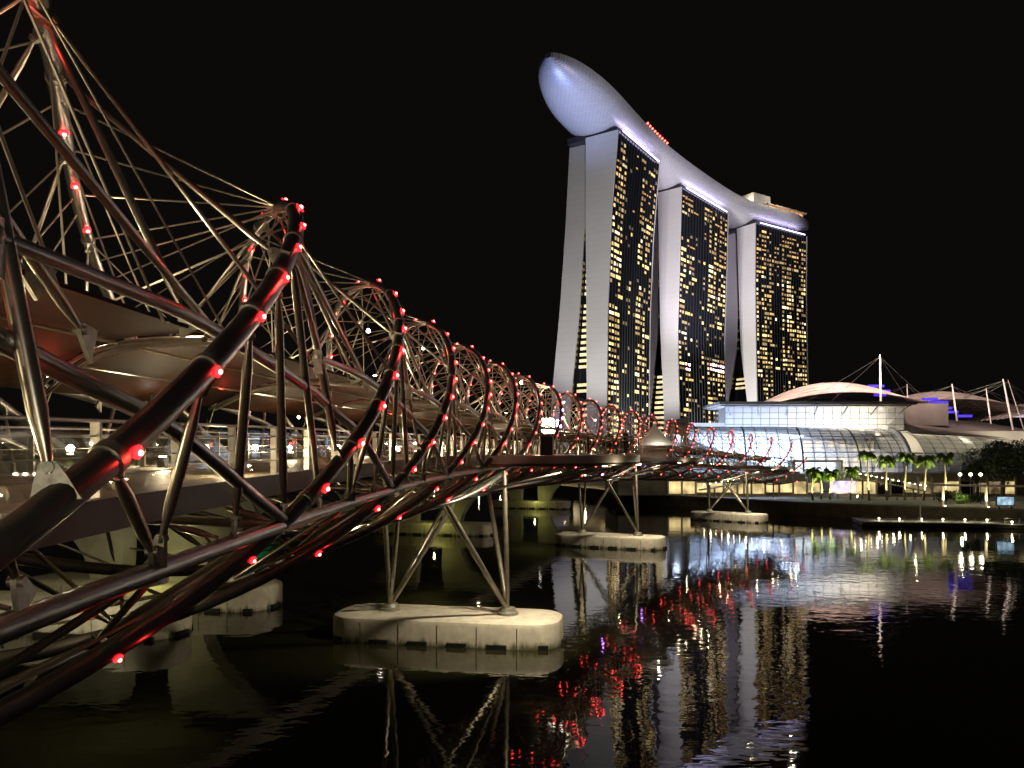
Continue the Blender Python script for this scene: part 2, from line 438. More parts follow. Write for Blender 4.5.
for k in range(-4, KMAX + 3):
    sn = S0 + k*SP
    for far in (False, True):
        m_ = (lambda d: 180 - d) if far else (lambda d: d)
        # the far side of the ring mirrors the near side in angle; use the tube that is there at that place
        for d, ds in ((-16, 4.9), (-5, 4.9), (4, 7.5), (13, 10.0), (22, 12.4)):
            a = m_(d)
            if far:
                kk = k - 3; s_t = sT(kk, a); tgt = s_t + {-16: -2.3, -5: -.6, 4: -1.3, 13: -2.2, 22: -3}[d]
                if ok(s_t, tgt): strut(TT(kk, a), CH(tgt, True), .06)
            else:
                if ok(sT(k, a), sn+ds): strut(TT(k, a), CH(sn+ds) + Vector((0, 0, .12)), .075)
    # near side fans from the shoulder of the tube down to the inner tubes
    s = sT(k, 24)
    if ok(s, s+12):
        strut(TT(k, 22), EDGE(s+4.5) + Vector((0, 0, -.5)), .06); strut(TT(k, 25), EDGE(s+8.2), .055)
    if ok(sT(k, -20), sT(k-1, 48)) : strut(TT(k, -20), TT(k-1, 38 if k < 1 else 48), .085 if k < 2 else .05)
    # crest to the canopy edges, and crest to the next tube
    s = sT(k, 70)
    if ok(s - 2, s+8):
        strut(TT(k, 68), EDGE(s - .6), .06); strut(TT(k, 72), EDGE(s+3.5, True), .05)
        strut(TT(k, 84), TT(k+1, 17), .055); strut(TT(k, 66), EDGE(s+6), .045)
        pass
    # spokes: far flank of this tube to the crest of the next one
    for d in (92, 104, 116, 128, 140):
        s = sT(k, d)
        if ok(s, s+6):
            rod(TT(k, d), TT(k+1, 64))
            if d in (104, 128): rod(TT(k, d), PL(s+2.5, -1.0, 1.1), .022); strut(TT(k, d), EDGE(s+1.5, True), .045)
            if d == 116: rod(TT(k, d), EDGE(s-2.5, True), .02)
    for d in (34, 48, 62, 76, 90):
        s = sT(k, d)
        if ok(s - 3, s+4):
            rod(TT(k, d), PL(s + (d-62)*.05, 1.2, 1.1), .022)
            if d in (48, 76): rod(TT(k, d), TT(k-1, 134), .02)
            if d < 70: rod(TT(k, d), EDGE(s + 2.2), .02)
    for d in (150, 164, 178, 192):
        s = sT(k, d)
        if ok(s, s+5): rod(TT(k, d), TT(k+1, d-58), .022); strut(TT(k, d), EDGE(s - 1.5, True) + Vector((0, 0, -.4)), .045)
    # under the deck
    for d, e in ((-45, -70), (-60, -74), (-75, -100), (-95, -120), (-115, -140)):
        s = sT(k, d)
        if ok(s-2, s+3):
            strut(TT(k, d, 5.3), PP(s+2.2, e, 5.2), .05, plate=False); rod(TT(k, d, 5.3), PP(s-2.0, e, 5.2), .03)
    if ok(sn-3, sn+3):
        strut(CH(sn), PP(sn-1.0, -74, 5.2), .14, plate=False); strut(CH(sn), PP(sn+3.6, -74, 5.2), .06); strut(CH(sn+5), PP(sn+4.5, -74, 5.2), .06)
        strut(CH(sn, True), PP(sn, -106, 5.2), .1, plate=False); strut(CH(sn), PL(sn, 3.2, DK-.4), .08, plate=False)
        strut(CH(sn-5), PP(sn-1.0, -74, 5.2), .055); strut(PL(sn+2, -3, DK-.4), PP(sn, -74, 5.2), .05); strut(PL(sn-3, 0, DK-.4), PP(sn, -74, 5.2), .05)
        strut(PP(sn, -74, 5.2), PP(sn+5, -106, 5.2), .05); strut(PP(sn+5, -74, 5.2), PP(sn, -106, 5.2), .05)
        strut(CH(sn), PL(sn, -3.2, DK-.5), .1, plate=False)
        for q in (2.5, -2.5): strut(CH(sn+q), PL(sn+q, 3.2, DK-.4), .06, plate=False)
    # collars on the tube, and the LED lights
    for d in (-28, -16, -5, 4, 13, 25, 45, 68, 86, 104, 128, 150):
        s = sT(k, d)
        if ok(s) and near(TT(k, d)) < 40 and TT(k, d).y > 1:
            a, b = TT(k, d-.25), TT(k, d+.25); t = (b-a).normalized(); c = (a+b)/2
            gussets.append(MB().tube([c - t*.07, c - t*.06, c + t*.06, c + t*.07], [.166, .178, .178, .166], 14))
    for d in [-53.5, -38.5] + [-25, -15, -5.5, 3.5, 12, 21, 30, 42] + [60, 80, 98, 112, 124, 138]:
        s = sT(k, d)
        if not ok(s, s+1) or TT(k, d).y < 1: continue
        p = TT(k, d); c = PL(s, 0, 0); out = (p - c).normalized()
        t = (TT(k, d+1) - TT(k, d-1)).normalized()
        if d > 90: out = -out
        elif d > 60: out = (out + Vector((.3, -.8, 0))).normalized()
        else: out = (out + Vector((.15, -.6, -.35))).normalized()
        out = (out - t*out.dot(t)).normalized()
        v = (k == 6 and 0 < d < 30) or (k in (10, 12) and d < -40)
        g = MB(); q = p + out*.165
        big = .030 if near(p) < 16 else .046 if near(p) < 40 else .054 if near(p) < 80 else .058
        g.tube([q - out*.01, q + out*.015, q + out*.022], [big*2.3, big*2.3, big*1.8], 12, 1)
        g.ball(q + out*.03, big, 0, 8, 6)
        (violets if v else leds).append(g)
repeat_part(struts, 'strut', 'strut_steel', bridge)
repeat_part(rods, 'tie_rod', 'rod_steel', bridge)
repeat_part(gussets, 'gusset_plate', 'plate_steel', bridge)
repeat_part(leds, 'red_light', ['led_core', 'led_lens'], bridge)
repeat_part(violets, 'violet_light', ['violet_core', 'violet_core'], bridge)
# red glow thrown by the light clusters
for k in range(-3, 14):
    for d, r, wt in ((66, 4.9, 3.2), (12, 5.75, 5.0), (118, 4.8, 2.2), (-50, 5.9, 1.6), (35, 4.9, 5.0), (-15, 5.75, 2.8)):
        if ok(sT(k, d)) and TT(k, d).y > 1.5:
            lamp('POINT', 'red_glow', TT(k, d, r), wt * (1.0 if k < 4 else 1.6), (1, .04, .03), shadow_soft_size=.05)
# deck lamps
heads = []
s = -8; i = 0
while s < 200:
    sd = 1 if i % 2 else -1
    p = PL(s, 2.2*sd, DK + .25)
    if p.y > -8:
        m = MB().box(p - Vector((0, 0, .08)), (.22, .22, .3), -th(max(s, -5)), 1); m.box(p + Vector((0, 0, .09)), (.16, .16, .03), 0, 0); heads.append(m)
        lamp('POINT', 'deck_light', p + Vector((0, 0, .3)), 115 if s < 70 else 210, (1, .78, .46), shadow_soft_size=.14)
    s += 5.2 if s < 70 else 9.5; i += 1
repeat_part(heads, 'deck_lamp', ['lamp_warm', 'dark_metal'], bridge)
lamp('POINT', 'pod_light', PL(1.0, 6.8, DK + .4), 90, (1, .84, .58), shadow_soft_size=.12)  # unseen lamps by the camera, added to brighten the near deck edge
lamp('POINT', 'pod_light', PL(-3.0, 9.5, -1.2), 120, (1, .9, .75), shadow_soft_size=.15)
for s in (9, 17, 26, 36, 47, 59, 72):
    lamp('POINT', 'red_glow', PL(s, -1.5, .1), 9, (1, .05, .03), shadow_soft_size=.05)
ups = []  # uplights above the canopies, added to light the tubes and rods overhead
s = 4.
i = 0
while s < 190:
    for lat, h, wt in ((-2.4, 1.3, 150), (2.6, 1.2, 90)):
        p = PL(s + (2 if lat > 0 else 0), lat, h); m = MB().lathe(p - Vector((0, 0, .2)), [(.09, 0), (.12, .12), (.10, .14)], 10, 1); m.lathe(p - Vector((0, 0, .055)), [(.085, 0), (.06, .02)], 10, 0); ups.append(m)
        lamp('POINT', 'canopy_fill_light', p + Vector((0, 0, .25)), wt*(1 if s < 70 else 1.7), (1, .80, .52), shadow_soft_size=.12)
    s += 8 if s < 70 else 15
repeat_part(ups, 'fill_uplight', ['lamp_warm', 'dark_metal'], bridge)
for s in (16, 32, 54.5, 80, 116, 150, 174.5):
    p = PL(s, 1.5, DK - 2.4)
    lamp('POINT', 'underdeck_light', p, 45, (1, .8, .45), shadow_soft_size=.07)
spots = []
for s, lat, h, b in ((12.5, -1.0, .5, .05), (19.5, -3.2, .3, .09), (24, -3.0, -.2, .07), (28, 2.9, 2.6, .07), (34, -2, -.3, .06), (41, 2.0, 3.6, .09), (50, -2.5, .0, .07), (66, 3.0, 3.9, .12),
                     (84, 3.0, 3.5, .10), (99, 3.0, 2.4, .10), (112, 3.0, 2.0, .10), (127, 2.4, .6, .12), (192, 2, .2, .16)):
    p = PL(s, lat, h); m = MB().ball(p, b, 0, 10, 6); m.tube([p + Vector((0, 0, b*.9)), p + Vector((0, 0, b + .25))], .03, 6, 1); spots.append(m)
repeat_part(spots, 'canopy_lamp', ['lamp_white', 'dark_metal'], bridge)
# floodlight on the far side of the deck
fp = PL(84, 1.2, 1.0)
fl = MB(); fl.box(fp, (1.5, .3, 1.7), .1, 1); fl.box(fp + Vector((0, -.17, 0)), (1.35, .04, 1.55), .1, 0); fl.box(fp + Vector((1.35, .2, .3)), (.7, .04, .7), .1, 0); fl.box(fp + Vector((.7, .22, .3)), (1.3, .1, .12), .1, 1); fl.box(fp + Vector((0.1, .05, -2.0)), (.14, .14, 2.4), 0, 1)
fl.build('floodlight', ['flood_face', 'dark_metal'], bridge)
lamp('POINT', 'floodlight_light', fp + Vector((0, -.9, 0)), 700, (1, .86, .6), shadow_soft_size=.4)
# viewing pods
PIERS = (54.5, 116.0, 174.5)
for s in PIERS:
    outl = []
    for i in range(25):
        a = -1.45 + 2.9*i/24; outl.append((s + 9.0*math.sin(a), 3.4 + 10.0*math.cos(a)**.9))
    outl = [(s-9.2, 3.4)] + outl + [(s+9.2, 3.4)]
    top = [PL(a, b, DK+.02) for a, b in outl]; bot = [PL(a, b, DK-.5) for a, b in outl]
    m = MB(); n = len(top)
    m.add(top + bot, [tuple(reversed(range(n))), tuple(range(n, 2*n))] + [(i, (i+1) % n, n+(i+1) % n, n+i) for i in range(n)])
    pod = m.build('viewing_pod', 'pod_panel', bridge)
    g = MB(); g.grid([[p + Vector((0, 0, .1)), p + Vector((0, 0, 1.05))] for p in top]); g.build('pod_glass', 'rail_glass', pod)
    r = MB(); r.tube([p + Vector((0, 0, 1.15)) for p in top], .035, 6)
    for p in top[::2]: r.box(p + Vector((0, 0, .57)), (.07, .07, 1.12))
    r.build('pod_railing', 'rail_steel', pod)
    tr = MB()
    for i in (2, 7, 12, 17, 22):
        e = bot[i]; sb = s + (i-12)*.55
        tr.tube([e, PP(sb, -74, 5.2)], .08, 8); tr.tube([e, CH(sb)], .06, 8); tr.tube([e, PP(sb + 3, -74, 5.2)], .05, 6)
    tr.tube([p - Vector((0, 0, .05)) for p in bot[1:-1]], .09, 8)
    tr.build('pod_bracket', 'tube_steel', pod)
    for q in (-5, 0, 5):  # lamps along the edge, added to brighten the pod fascia
        e_ = PL(s + q, 13.1*math.cos(q/9) + .2, DK - .62); MB().box(e_, (.3, .3, .12)).build('edge_fill_lamp', 'lamp_warm', pod); lamp('POINT', 'pod_edge_fill_light', e_ + (PL(s, 14, 0) - PL(s, 12, 0))*.5 + Vector((0, 0, -.1)), 20, (1, .8, .5), shadow_soft_size=.05)
    lamp('POINT', 'pod_light', PL(s, 6.5, DK + .4), 70, (1, .8, .5), shadow_soft_size=.1)
# support legs on each pier
ZP = 1.75
for s in PIERS:
    for sd in (1, -1):
        b = PL(s, 4.3*sd, 0); b.z = ZP + .3
        for tgt in (PP(s-1.5, -33 if sd > 0 else -147, 5.2), PP(s-6.5, -74 if sd > 0 else -106, 5.1), PP(s+6.5, -74 if sd > 0 else -106, 5.1), PL(s, -.8*sd, -5.0)):
            L = (tgt-b).length; t = (tgt-b)/L
            MB().tube([b, b + t*1.2, b + t*(L*.5), tgt - t*1.0, tgt], [.12, .16, .175, .16, .1], 14).build('support_leg', 'leg_steel', bridge)
        MB().lathe((b.x, b.y, ZP), [(.75, 0), (.75, .22), (.6, .25), (.55, .5), (.3, .52)], 18).build('leg_collar', 'plate_steel', bridge)

# ------------------------------------------------------------------ pier platforms
def platform(center, along, length, width, height, label, group):
    """A pontoon shaped concrete pier base; along = direction (radians) of its length."""
    t = thing('pier_base', (center[0], center[1], 0), label, 'pier base', group)
    def outline(inset, k=10):
        pts = []; r = width/2
        for e in (1, -1):
            for i in range(k+1):
                a = -math.pi/2 + math.pi*i/k
                ca, sa = math.cos(a), math.sin(a)
                ca = math.copysign(abs(ca)**.7, ca); sa = math.copysign(abs(sa)**.7, sa)
                pts.append((e*((length/2 - r) + (r - inset)*ca), e*(r - inset)*sa))
        return pts
    M = Matrix.Rotation(along, 3, 'Z'); C = Vector((center[0], center[1], 0))
    rows = [[C + M @ Vector((x, y, z)) for x, y in outline(i)] for i, z in ((0, -1.5), (0, height-.35), (.1, height-.12), (.35, height), (1.2, height+.03))]
    m = MB().grid(rows, 0, True); m.add(rows[-1], [tuple(range(len(rows[-1])))])
    sm = m; n = max(3, int(length/2.6))
    for i in range(1, n):
        x = -length/2 + length*i/n
        if abs(x) > length/2 - width*.3: continue
        for e in (-1, 1):
            sm.box(C + M @ Vector((x, e*(width/2 + .003), height/2 - .1)), (.035, .02, height-.5), along, 1)
    m.build('concrete_body', ['pier_concrete', 'rubber'], t)
    for i in range(n):
        x = -length/2 + length*(i+.5)/n
        for e in (-1, 1):
            yy = e*(width/2 + .06)
            if abs(x) > length/2 - width*.42: yy *= .86
            MB().box(C + M @ Vector((x, yy, .12)), (1.35, .3, .34), along).build('fender', 'rubber', t)
    for e in (-1, 1):
        MB().box(C + M @ Vector((e*(length/2 + .05), 0, .12)), (.3, 1.3, .34), along).build('fender', 'rubber', t)
    return t
for s, lb in zip(PIERS, ('cream concrete pier base under the footbridge legs, nearest and largest on the open water', 'concrete pier base under the middle legs of the footbridge', 'concrete pier base under the farthest footbridge legs, close to the quay')):
    a = axis(s); platform((a[0], a[1]), -th(s), 16.4, 5.6, ZP, lb, 'footbridge pier bases')
    lamp('SPOT', 'pier_flood', PL(s-5, 8.5, DK - .7), 11500, (1, .85, .60), target=(a[0]-.5, a[1]+1.0, .8), spot_size=R(100), spot_blend=.7, shadow_soft_size=.4)

# ------------------------------------------------------------------ the road bridge behind
RB = [(-52, -20), (-46, 20), (-36, 68), (-20, 133), (2, 206), (26, 270), (48, 330)]
def smooth_path(P, n):
    out = []
    for i in range(len(P)-1):
        p0, p1, p2, p3 = P[max(i-1, 0)], P[i], P[i+1], P[min(i+2, len(P)-1)]
        for j in range(n):
            t = j/n
            out.append(tuple(.5*((2*p1[c]) + (-p0[c]+p2[c])*t + (2*p0[c]-5*p1[c]+4*p2[c]-p3[c])*t*t + (-p0[c]+3*p1[c]-3*p2[c]+p3[c])*t**3) for c in range(len(p1))))
    out.append(tuple(P[-1])); return out
rp = smooth_path(RB, 6)
road = thing('road_bridge', (-36, 68, 0), 'grey concrete road bridge running behind the footbridge on curved green lit piers', 'road bridge')
def rsweep(sec, mat, name, mi=0):
    rows = []
    for i, p in enumerate(rp):
        a = rp[max(i-1, 0)]; b = rp[min(i+1, len(rp)-1)]; t = Vector((b[0]-a[0], b[1]-a[1], 0)).normalized(); nn = Vector((t.y, -t.x, 0))
        zz = 11.3 + 1.2*math.sin(min(max(p[1]+20, 0)/350, 1)*math.pi)
        rows.append([Vector((p[0], p[1], zz)) + nn*l + Vector((0, 0, h)) for l, h in sec])
    m = MB().grid(rows, 0, True); k = len(sec); m.add(rows[0], [tuple(range(k))]); m.add(rows[-1], [tuple(reversed(range(k)))])
    return m.build(name, mat, road)
rsweep([(12, 0), (12, -.5), (7, -1.9), (-7, -1.9), (-12, -.5), (-12, 0)][::-1], 'road_concrete', 'girder')
rsweep([(12.05, 1.1), (12.3, 1.1), (12.3, -.75), (12.05, -.75)], 'road_concrete', 'parapet')
rsweep([(-12.3, 1.1), (-12.05, 1.1), (-12.05, -.5), (-12.3, -.5)], 'road_concrete', 'parapet')
rsweep([(11.5, .02), (11.5, .06), (-11.5, .06), (-11.5, .02)], 'asphalt', 'carriageway')
platform((-35.5, 57.5), R(-12), 24, 5, 2.2, 'concrete pier base low behind the edge tube at the near end of the footbridge', 'road bridge pier bases')
lamp('SPOT', 'pier_flood', (-29, 46, 9.0), 2600, (1, .88, .58), target=(-33, 58, 1), spot_size=R(80), spot_blend=.6, shadow_soft_size=.15)
for i, (cx, cy, an, lb) in enumerate(((-32, 68, R(-12), 'wide concrete pier base of the road bridge, half hidden by the near spiral tubes'),
        (-14, 133, R(-16), 'concrete pier base of the road bridge seen past the nearest footbridge legs'), (5, 206, R(-18), 'smallest and most distant concrete pier base, of the road bridge'))):
    platform((cx, cy), an, 24 if i == 0 else 22, 6, 2.0, lb, 'road bridge pier bases')
    for e in (-1, 1):
        # curved leaf shaped pier walls
        rows = []
        for j in range(9):
            u = j/8; w_ = 1.6 + 3.2*u**1.6; z = 2.0 + 7.3*u; xo = e*(4.0 + 3.6*u**2)
            M = Matrix.Rotation(an, 3, 'Z'); C = Vector((cx, cy, z))
            rows.append([C + M @ Vector((xo + sx*w_, sy*.9, 0)) for sx, sy in ((-1, -1), (1, -1), (1, 1), (-1, 1))])
        m = MB().grid(rows, 0, True); m.build('pier', 'road_concrete', road)
    lamp('POINT', 'pier_uplight', (cx + 1, cy - 5.0, 3.2), 170 if i == 0 else 160, (.86, .84, .22), shadow_soft_size=.1)
lamp('POINT', 'pier_uplight', (-24, 36, 4.5), 110, (.85, .80, .2), shadow_soft_size=.4)
# street lamps on the road bridge
sl = None
for i, j in enumerate((9, 13, 17, 21, 25, 29)):
    p = rp[j]; z = 11.3 + 1.2*math.sin(min(max(p[1]+20, 0)/350, 1)*math.pi)
    if sl is None:
        sl = thing('street_lamp', (p[0], p[1], z), 'tall street lamp on the road bridge behind the footbridge canopies', 'street lamp', 'street lamps along the road bridge')
        m = MB(); m.tube([(p[0], p[1], z), (p[0], p[1], z+7.5), (p[0]+.4, p[1], z+8), (p[0]+1.8, p[1], z+8.2)], [.11, .07, .06, .05], 8); m.build('pole', 'dark_metal', sl)
        m = MB(); m.box((p[0]+2.1, p[1], z+8.2), (.8, .3, .12), 0, 1); m.box((p[0]+2.1, p[1], z+8.13), (.7, .25, .05), 0, 0); m.build('lamp_head', ['lamp_white', 'dark_metal'], sl)
    else:
        c = copy_tree(sl); c.location = (p[0], p[1], z)
    if j in (13, 21): lamp('POINT', 'street_light', (p[0]+2.1, p[1], z+7.8), 300, (1, .85, .6), shadow_soft_size=.3)

# ------------------------------------------------------------------ the three hotel towers
def hotel(label, p0, p1, table, seed, pattern):
    """p0, p1: near and far top corners of the west glass front; table: z -> pixel columns of the fin edges in the plane of the north end."""
    rr = random.Random(seed)
    P0 = Vector((p0[0], p0[1], 0)); P1 = Vector((p1[0], p1[1], 0)); u = (P1-P0).normalized(); n = Vector((-u.y, u.x, 0)); L = (P1-P0).length
    def wof(x, l=0.):
        k = (x - CX)/F; q = P0 + u*l; return (q.x - k*q.y)/(k*n.y - n.x)
    prof = [(z, [wof(x, 0 if i < 2 else 7.) for i, x in enumerate(xs)]) for z, xs in table]
    def W(z, i):
        for (za, a), (zb, b) in zip(prof, prof[1:]):
            if za <= z <= zb: return a[i] + (b[i]-a[i])*(z-za)/(zb-za)
        return prof[-1][1][i] if z > prof[-1][0] else prof[0][1][i]
    t = thing('hotel_tower', (P0.x, P0.y, PZ), label, 'tower', 'hotel towers under the rooftop park')
    zs = [PZ + (194-PZ)*i/24 for i in range(25)]
    def slab(ia, ib, l0, l1, name, mat, grow=0., z1=None, parent=t):
        rows = []
        for z in zs:
            if z1 and z > z1: break
            a, b = W(z, ia) - grow, W(z, ib) + grow
            rows.append([P0 + u*l + n*w_ + Vector((0, 0, z)) for l, w_ in ((l0, a), (l1, a), (l1, b), (l0, b))])
        m = MB().grid(rows, 0, True); m.add(rows[0], [(0, 1, 2, 3)]); m.add(rows[-1], [(3, 2, 1, 0)])
        return m.build(name, mat, parent, smooth=False)
    g1 = slab(0, 1, .9, L-.9, 'glass_front', 'tower_glass'); g2 = slab(2, 3, 7.9, L-.9, 'rear_wing', 'tower_glass')
    for ia, ib, l0 in ((0, 1, 0), (2, 3, 7)):
        slab(ia, ib, l0, l0 + .9, 'end_wall', 'fin_white', .25, 197 if ia == 0 else 195.5); slab(ia, ib, L-.9, L, 'end_wall', 'fin_white', .25)
    # glazed atrium between the two wings
    at = MB(); zz = PZ; lit = []
    while zz < 188:
        a, b = W(zz, 1), W(zz, 2)
        if b - a > .8:
            c = P0 + u*12.0 + n*((a+b)/2); an = math.atan2(n.y, n.x)
            at.box(c + Vector((0, 0, zz + 1.7)), (b-a, .4, 3.4), an)
            if rr.random() < pattern['atrium'](zz): lit.append(MB().box(c - u*.3 + Vector((0, 0, zz + 1.5)), ((b-a)*.82, .3, 1.7), an))
        zz += 3.5
    ao = at.build('atrium_glazing', 'tower_glass', t, smooth=False)
    for m in lit: m.build('atrium_window', 'atrium_light', ao, smooth=False)
    # lit rooms; unlit and pink panes glow to imitate reflections in the glass
    wins = []; colw = [rr.choice((.35, .7, 1.0, 1.25, 1.5)) for _ in range(40)]; fh = 3.45; nf = int((190-PZ)/fh); nb = pattern['bays']; bw = (L - 3)/nb; an = math.atan2(u.y, u.x)
    for f in range(nf):
        z = PZ + 3 + f*fh; skip = False
        for b in range(nb):
            v = b/nb; p = pattern['lit'](v, f/nf)
            blk = noise.noise(Vector((v*7 + seed*3.1, f*.22, seed)))
            reflected = any(abs(v-hv) < hw and abs(f/nf-hh) < .022 for hv, hh, hw in pattern.get('reflected', ()))
            if skip: skip = False; continue
            on = reflected or rr.random() < p * colw[b] * (1.0 + 1.5*blk)
            if not on and rr.random() > .09: continue
            wd_ = bw*rr.uniform(.36, .62); hh_ = rr.uniform(1.3, 2.0); sh_x = rr.uniform(-.12, .12)*bw
            if on and not reflected and rr.random() < .16 and b < nb-1: wd_ = bw*1.55; sh_x = bw*.5; skip = True
            mi = rr.choice((0, 0, 1, 1, 2, 2, 3, 3, 4)) if f/nf < .80 else rr.choice((0, 2, 2, 5, 5, 3))
            if not on: mi = 6
            if reflected: mi = 7
            if mi == 5: hh_ = .8
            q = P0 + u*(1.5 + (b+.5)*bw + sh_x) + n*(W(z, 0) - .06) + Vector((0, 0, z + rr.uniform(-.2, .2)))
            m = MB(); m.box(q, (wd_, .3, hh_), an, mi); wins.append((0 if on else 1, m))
    wins = [m for o_, m in sorted(wins, key=lambda t_: t_[0])]
    repeat_part(wins, 'lit_or_sheen_window', ['win_a', 'win_b', 'win_c', 'win_d', 'win_e', 'win_f', 'unlit_pane_sheen', 'pink_reflection'], t)
    bars = MB()
    for b in range(nb+1):
        l = 1.5 + b*bw
        bars.tube([P0 + u*l + n*(W(z, 0) - .12) + Vector((0, 0, z)) for z in zs], .16, 4)
    bars.build('mullion', 'dark_metal', g1, smooth=False)
    cap = MB(); c = P0 + u*(L/2) + n*((W(194, 0) + W(194, 3))/2) + Vector((0, 0, 195.2)); cap.box(c, (L-3, abs(W(194, 3)-W(194, 0)) - 2.5, 3.2), an); cap.build('roof_plinth', 'dark_metal', t, smooth=False)
    st = MB(); c = P0 + u*(L/2) - n*1.1 + Vector((0, 0, 194.6)); st.box(c, (L*.86, .5, .7), an); st.build('light_strip', 'strip_violet', t, smooth=False)
    o = lamp('AREA', 'strip_light', c + Vector((0, 0, .6)), 2600, (.62, .55, 1.0), shape='RECTANGLE', size=L*.86, size_y=.8)
    zax = -(Vector((0, 0, 1)) + n*.35).normalized(); xax = u; yax = zax.cross(xax)
    o.matrix_world = Matrix.Translation(c + Vector((0, 0, .6))) @ Matrix((xax, yax, zax)).transposed().to_4x4()
    return P0, u, n, L, W
def lit1(v, h):
    if h > .93: return .12
    if v < .22: return .66 if h > .12 else .2
    if v < .58: return .14 if .40 < v < .45 else .02
    return .74 if h > .25 else .40
def lit2(v, h):
    if .44 < v < .50: return .8
    if v < .28: return .42 if h < .62 else .55
    if v < .53: return .02
    return .12 if .44 < h < .6 else .62
def lit3(v, h):
    if .48 < v < .53: return .9
    if h > .80: return .7
    if v < .26: return .62
    if v < .57: return .03
    return .82 if h > .28 else .2
TW = []
TW.append(hotel('nearest hotel tower with broad pale end walls, carrying the overhanging prow of the rooftop park', (57.9, 418), (90.5, 468),
    [(0, (606, 587, 566, 549)), (50, (606.6, 587, 570.6, 552)), (100, (607.5, 586.6, 579, 560)), (150, (611, 586, 584.4, 566)), (194, (617.6, 586, 584.2, 570))],
    11, dict(bays=16, lit=lit1, atrium=lambda z: .75)))
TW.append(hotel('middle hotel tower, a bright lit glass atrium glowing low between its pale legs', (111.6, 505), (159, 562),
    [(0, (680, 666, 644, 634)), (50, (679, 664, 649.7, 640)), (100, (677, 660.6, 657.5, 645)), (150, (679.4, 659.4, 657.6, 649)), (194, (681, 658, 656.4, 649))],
    23, dict(bays=17, reflected=((.10, .375, .08), (.80, .40, .17)), lit=lit2, atrium=lambda z: .98 if z < 72 else .25)))
TW.append(hotel('farthest hotel tower with a splayed white leg and a box shaped penthouse above it', (184.6, 581), (238, 617),
    [(0, (758, 752, 724, 722)), (50, (757, 748.7, 725.5, 723)), (100, (755.6, 741, 736, 724.4)), (150, (754.6, 738.8, 737.4, 727)), (194, (755, 737, 735.6, 726.5))],
    37, dict(bays=20, lit=lit3, atrium=lambda z: .8 if z < 60 else .3)))

# ------------------------------------------------------------------ rooftop park
spine = smooth_path([(17.5, 371, 0), (30.5, 398, 0), (46, 427, 0), (75, 477, 0), (102, 515, 0), (147, 570, 0), (176, 596, 0), (229, 630, 0), (246, 640, 0)], 7)
park = thing('rooftop_park', (45, 427, 197), 'ship shaped rooftop park laid across three towers with a long overhanging prow', 'rooftop park')
tot = [0.]
for a, b in zip(spine, spine[1:]): tot.append(tot[-1] + math.dist(a[:2], b[:2]))
Lp = tot[-1]
rows = []; decks = []
for p, d, i in zip(spine, tot, range(len(spine))):
    a = spine[max(i-1, 0)]; b = spine[min(i+1, len(spine)-1)]; t = Vector((b[0]-a[0], b[1]-a[1], 0)).normalized(); nl = Vector((-t.y, t.x, 0))
    v = d/Lp
    half = 19.2*(1 - (1 - min(1, max(d, .3)/62))**2.1)**.55 * min(1, (max(Lp-d, .3)/34)**.5) * (1 - .12*abs(v-.4))
    dep = 10.8*(1 - (1 - min(1, max(d, .2)/50))**2.2)**.5 * min(1, (max(Lp-d, .2)/26)**.5)
    top = 209.3 + 1.5*max(0, 1-d/60)
    row = []
    for j in range(17):
        q = math.pi*j/16; row.append(Vector((p[0], p[1], top - 1.6 - (dep + 1.6*min(1, d/40))*math.sin(q)**.8)) + nl*(half*math.cos(q)))
    rows.append([Vector((p[0], p[1], top)) + nl*half] + row + [Vector((p[0], p[1], top)) - nl*half])
m = MB().grid([r[::-1] for r in rows]); m.add(rows[0], [tuple(range(len(rows[0])))]); m.add(rows[-1], [tuple(reversed(range(len(rows[-1]))))])
def hull_mat():
    m = MATS['hull_metal']; n = m.node_tree; b = n.nodes['Principled BSDF']
    tc = n.nodes.new('ShaderNodeTexCoord'); br = n.nodes.new('ShaderNodeTexBrick'); br.inputs['Scale'].default_value = .35
    br.inputs['Color1'].default_value = (.56, .55, .57, 1); br.inputs['Color2'].default_value = (.50, .49, .52, 1); br.inputs['Mortar'].default_value = (.22, .22, .24, 1)
    br.inputs['Mortar Size'].default_value = .035; br.inputs['Brick Width'].default_value = 1.4
    n.links.new(tc.outputs['Object'], br.inputs['Vector']); n.links.new(br.outputs['Color'], b.inputs['Base Color'])
hull_mat()
hull = m.build('hull', 'hull_metal', park)
dk = MB().grid([[r[0] - Vector((0, 0, .4)), r[-1] - Vector((0, 0, .4))] for r in rows[1:-1]]); dk.build('park_deck', 'roof_grey', park)
def on_park(dist, lat, h):
    for i in range(len(tot)-1):
        if tot[i] <= dist <= tot[i+1]:
            f = (dist-tot[i])/(tot[i+1]-tot[i]); a, b = Vector(spine[i]), Vector(spine[i+1]); t = (b-a).normalized()
            p = a.lerp(b, f) + Vector((-t.y, t.x, 0))*lat; return Vector((p.x, p.y, 209 + h)), math.atan2(t.y, t.x)
p, a = on_park(Lp-64, 1, 6.5); MB().box(p, (20, 18, 13), a).box(p + Vector((0, 0, 6.8)), (17, 15, .8), a).build('penthouse_block', 'fin_white', park, smooth=False)
p, a = on_park(Lp-38, -2, 2.6); pv = MB().box(p + Vector((0, 0, 3.0)), (48, 20, .7), a); 
for i in range(9):
    q, a2 = on_park(Lp-60+i*5.4, -10, 2.6); pv.box(q + Vector((0, 0, -.2)), (.5, .5, 5.6), a2)
pv.build('pavilion_roof', 'roof_pale', park, smooth=False)
pl = MB().box(p + Vector((0, 0, -.3)), (44, 15, 4.2), a); pl.build('pavilion_glow', 'orange_glow', park, smooth=False)
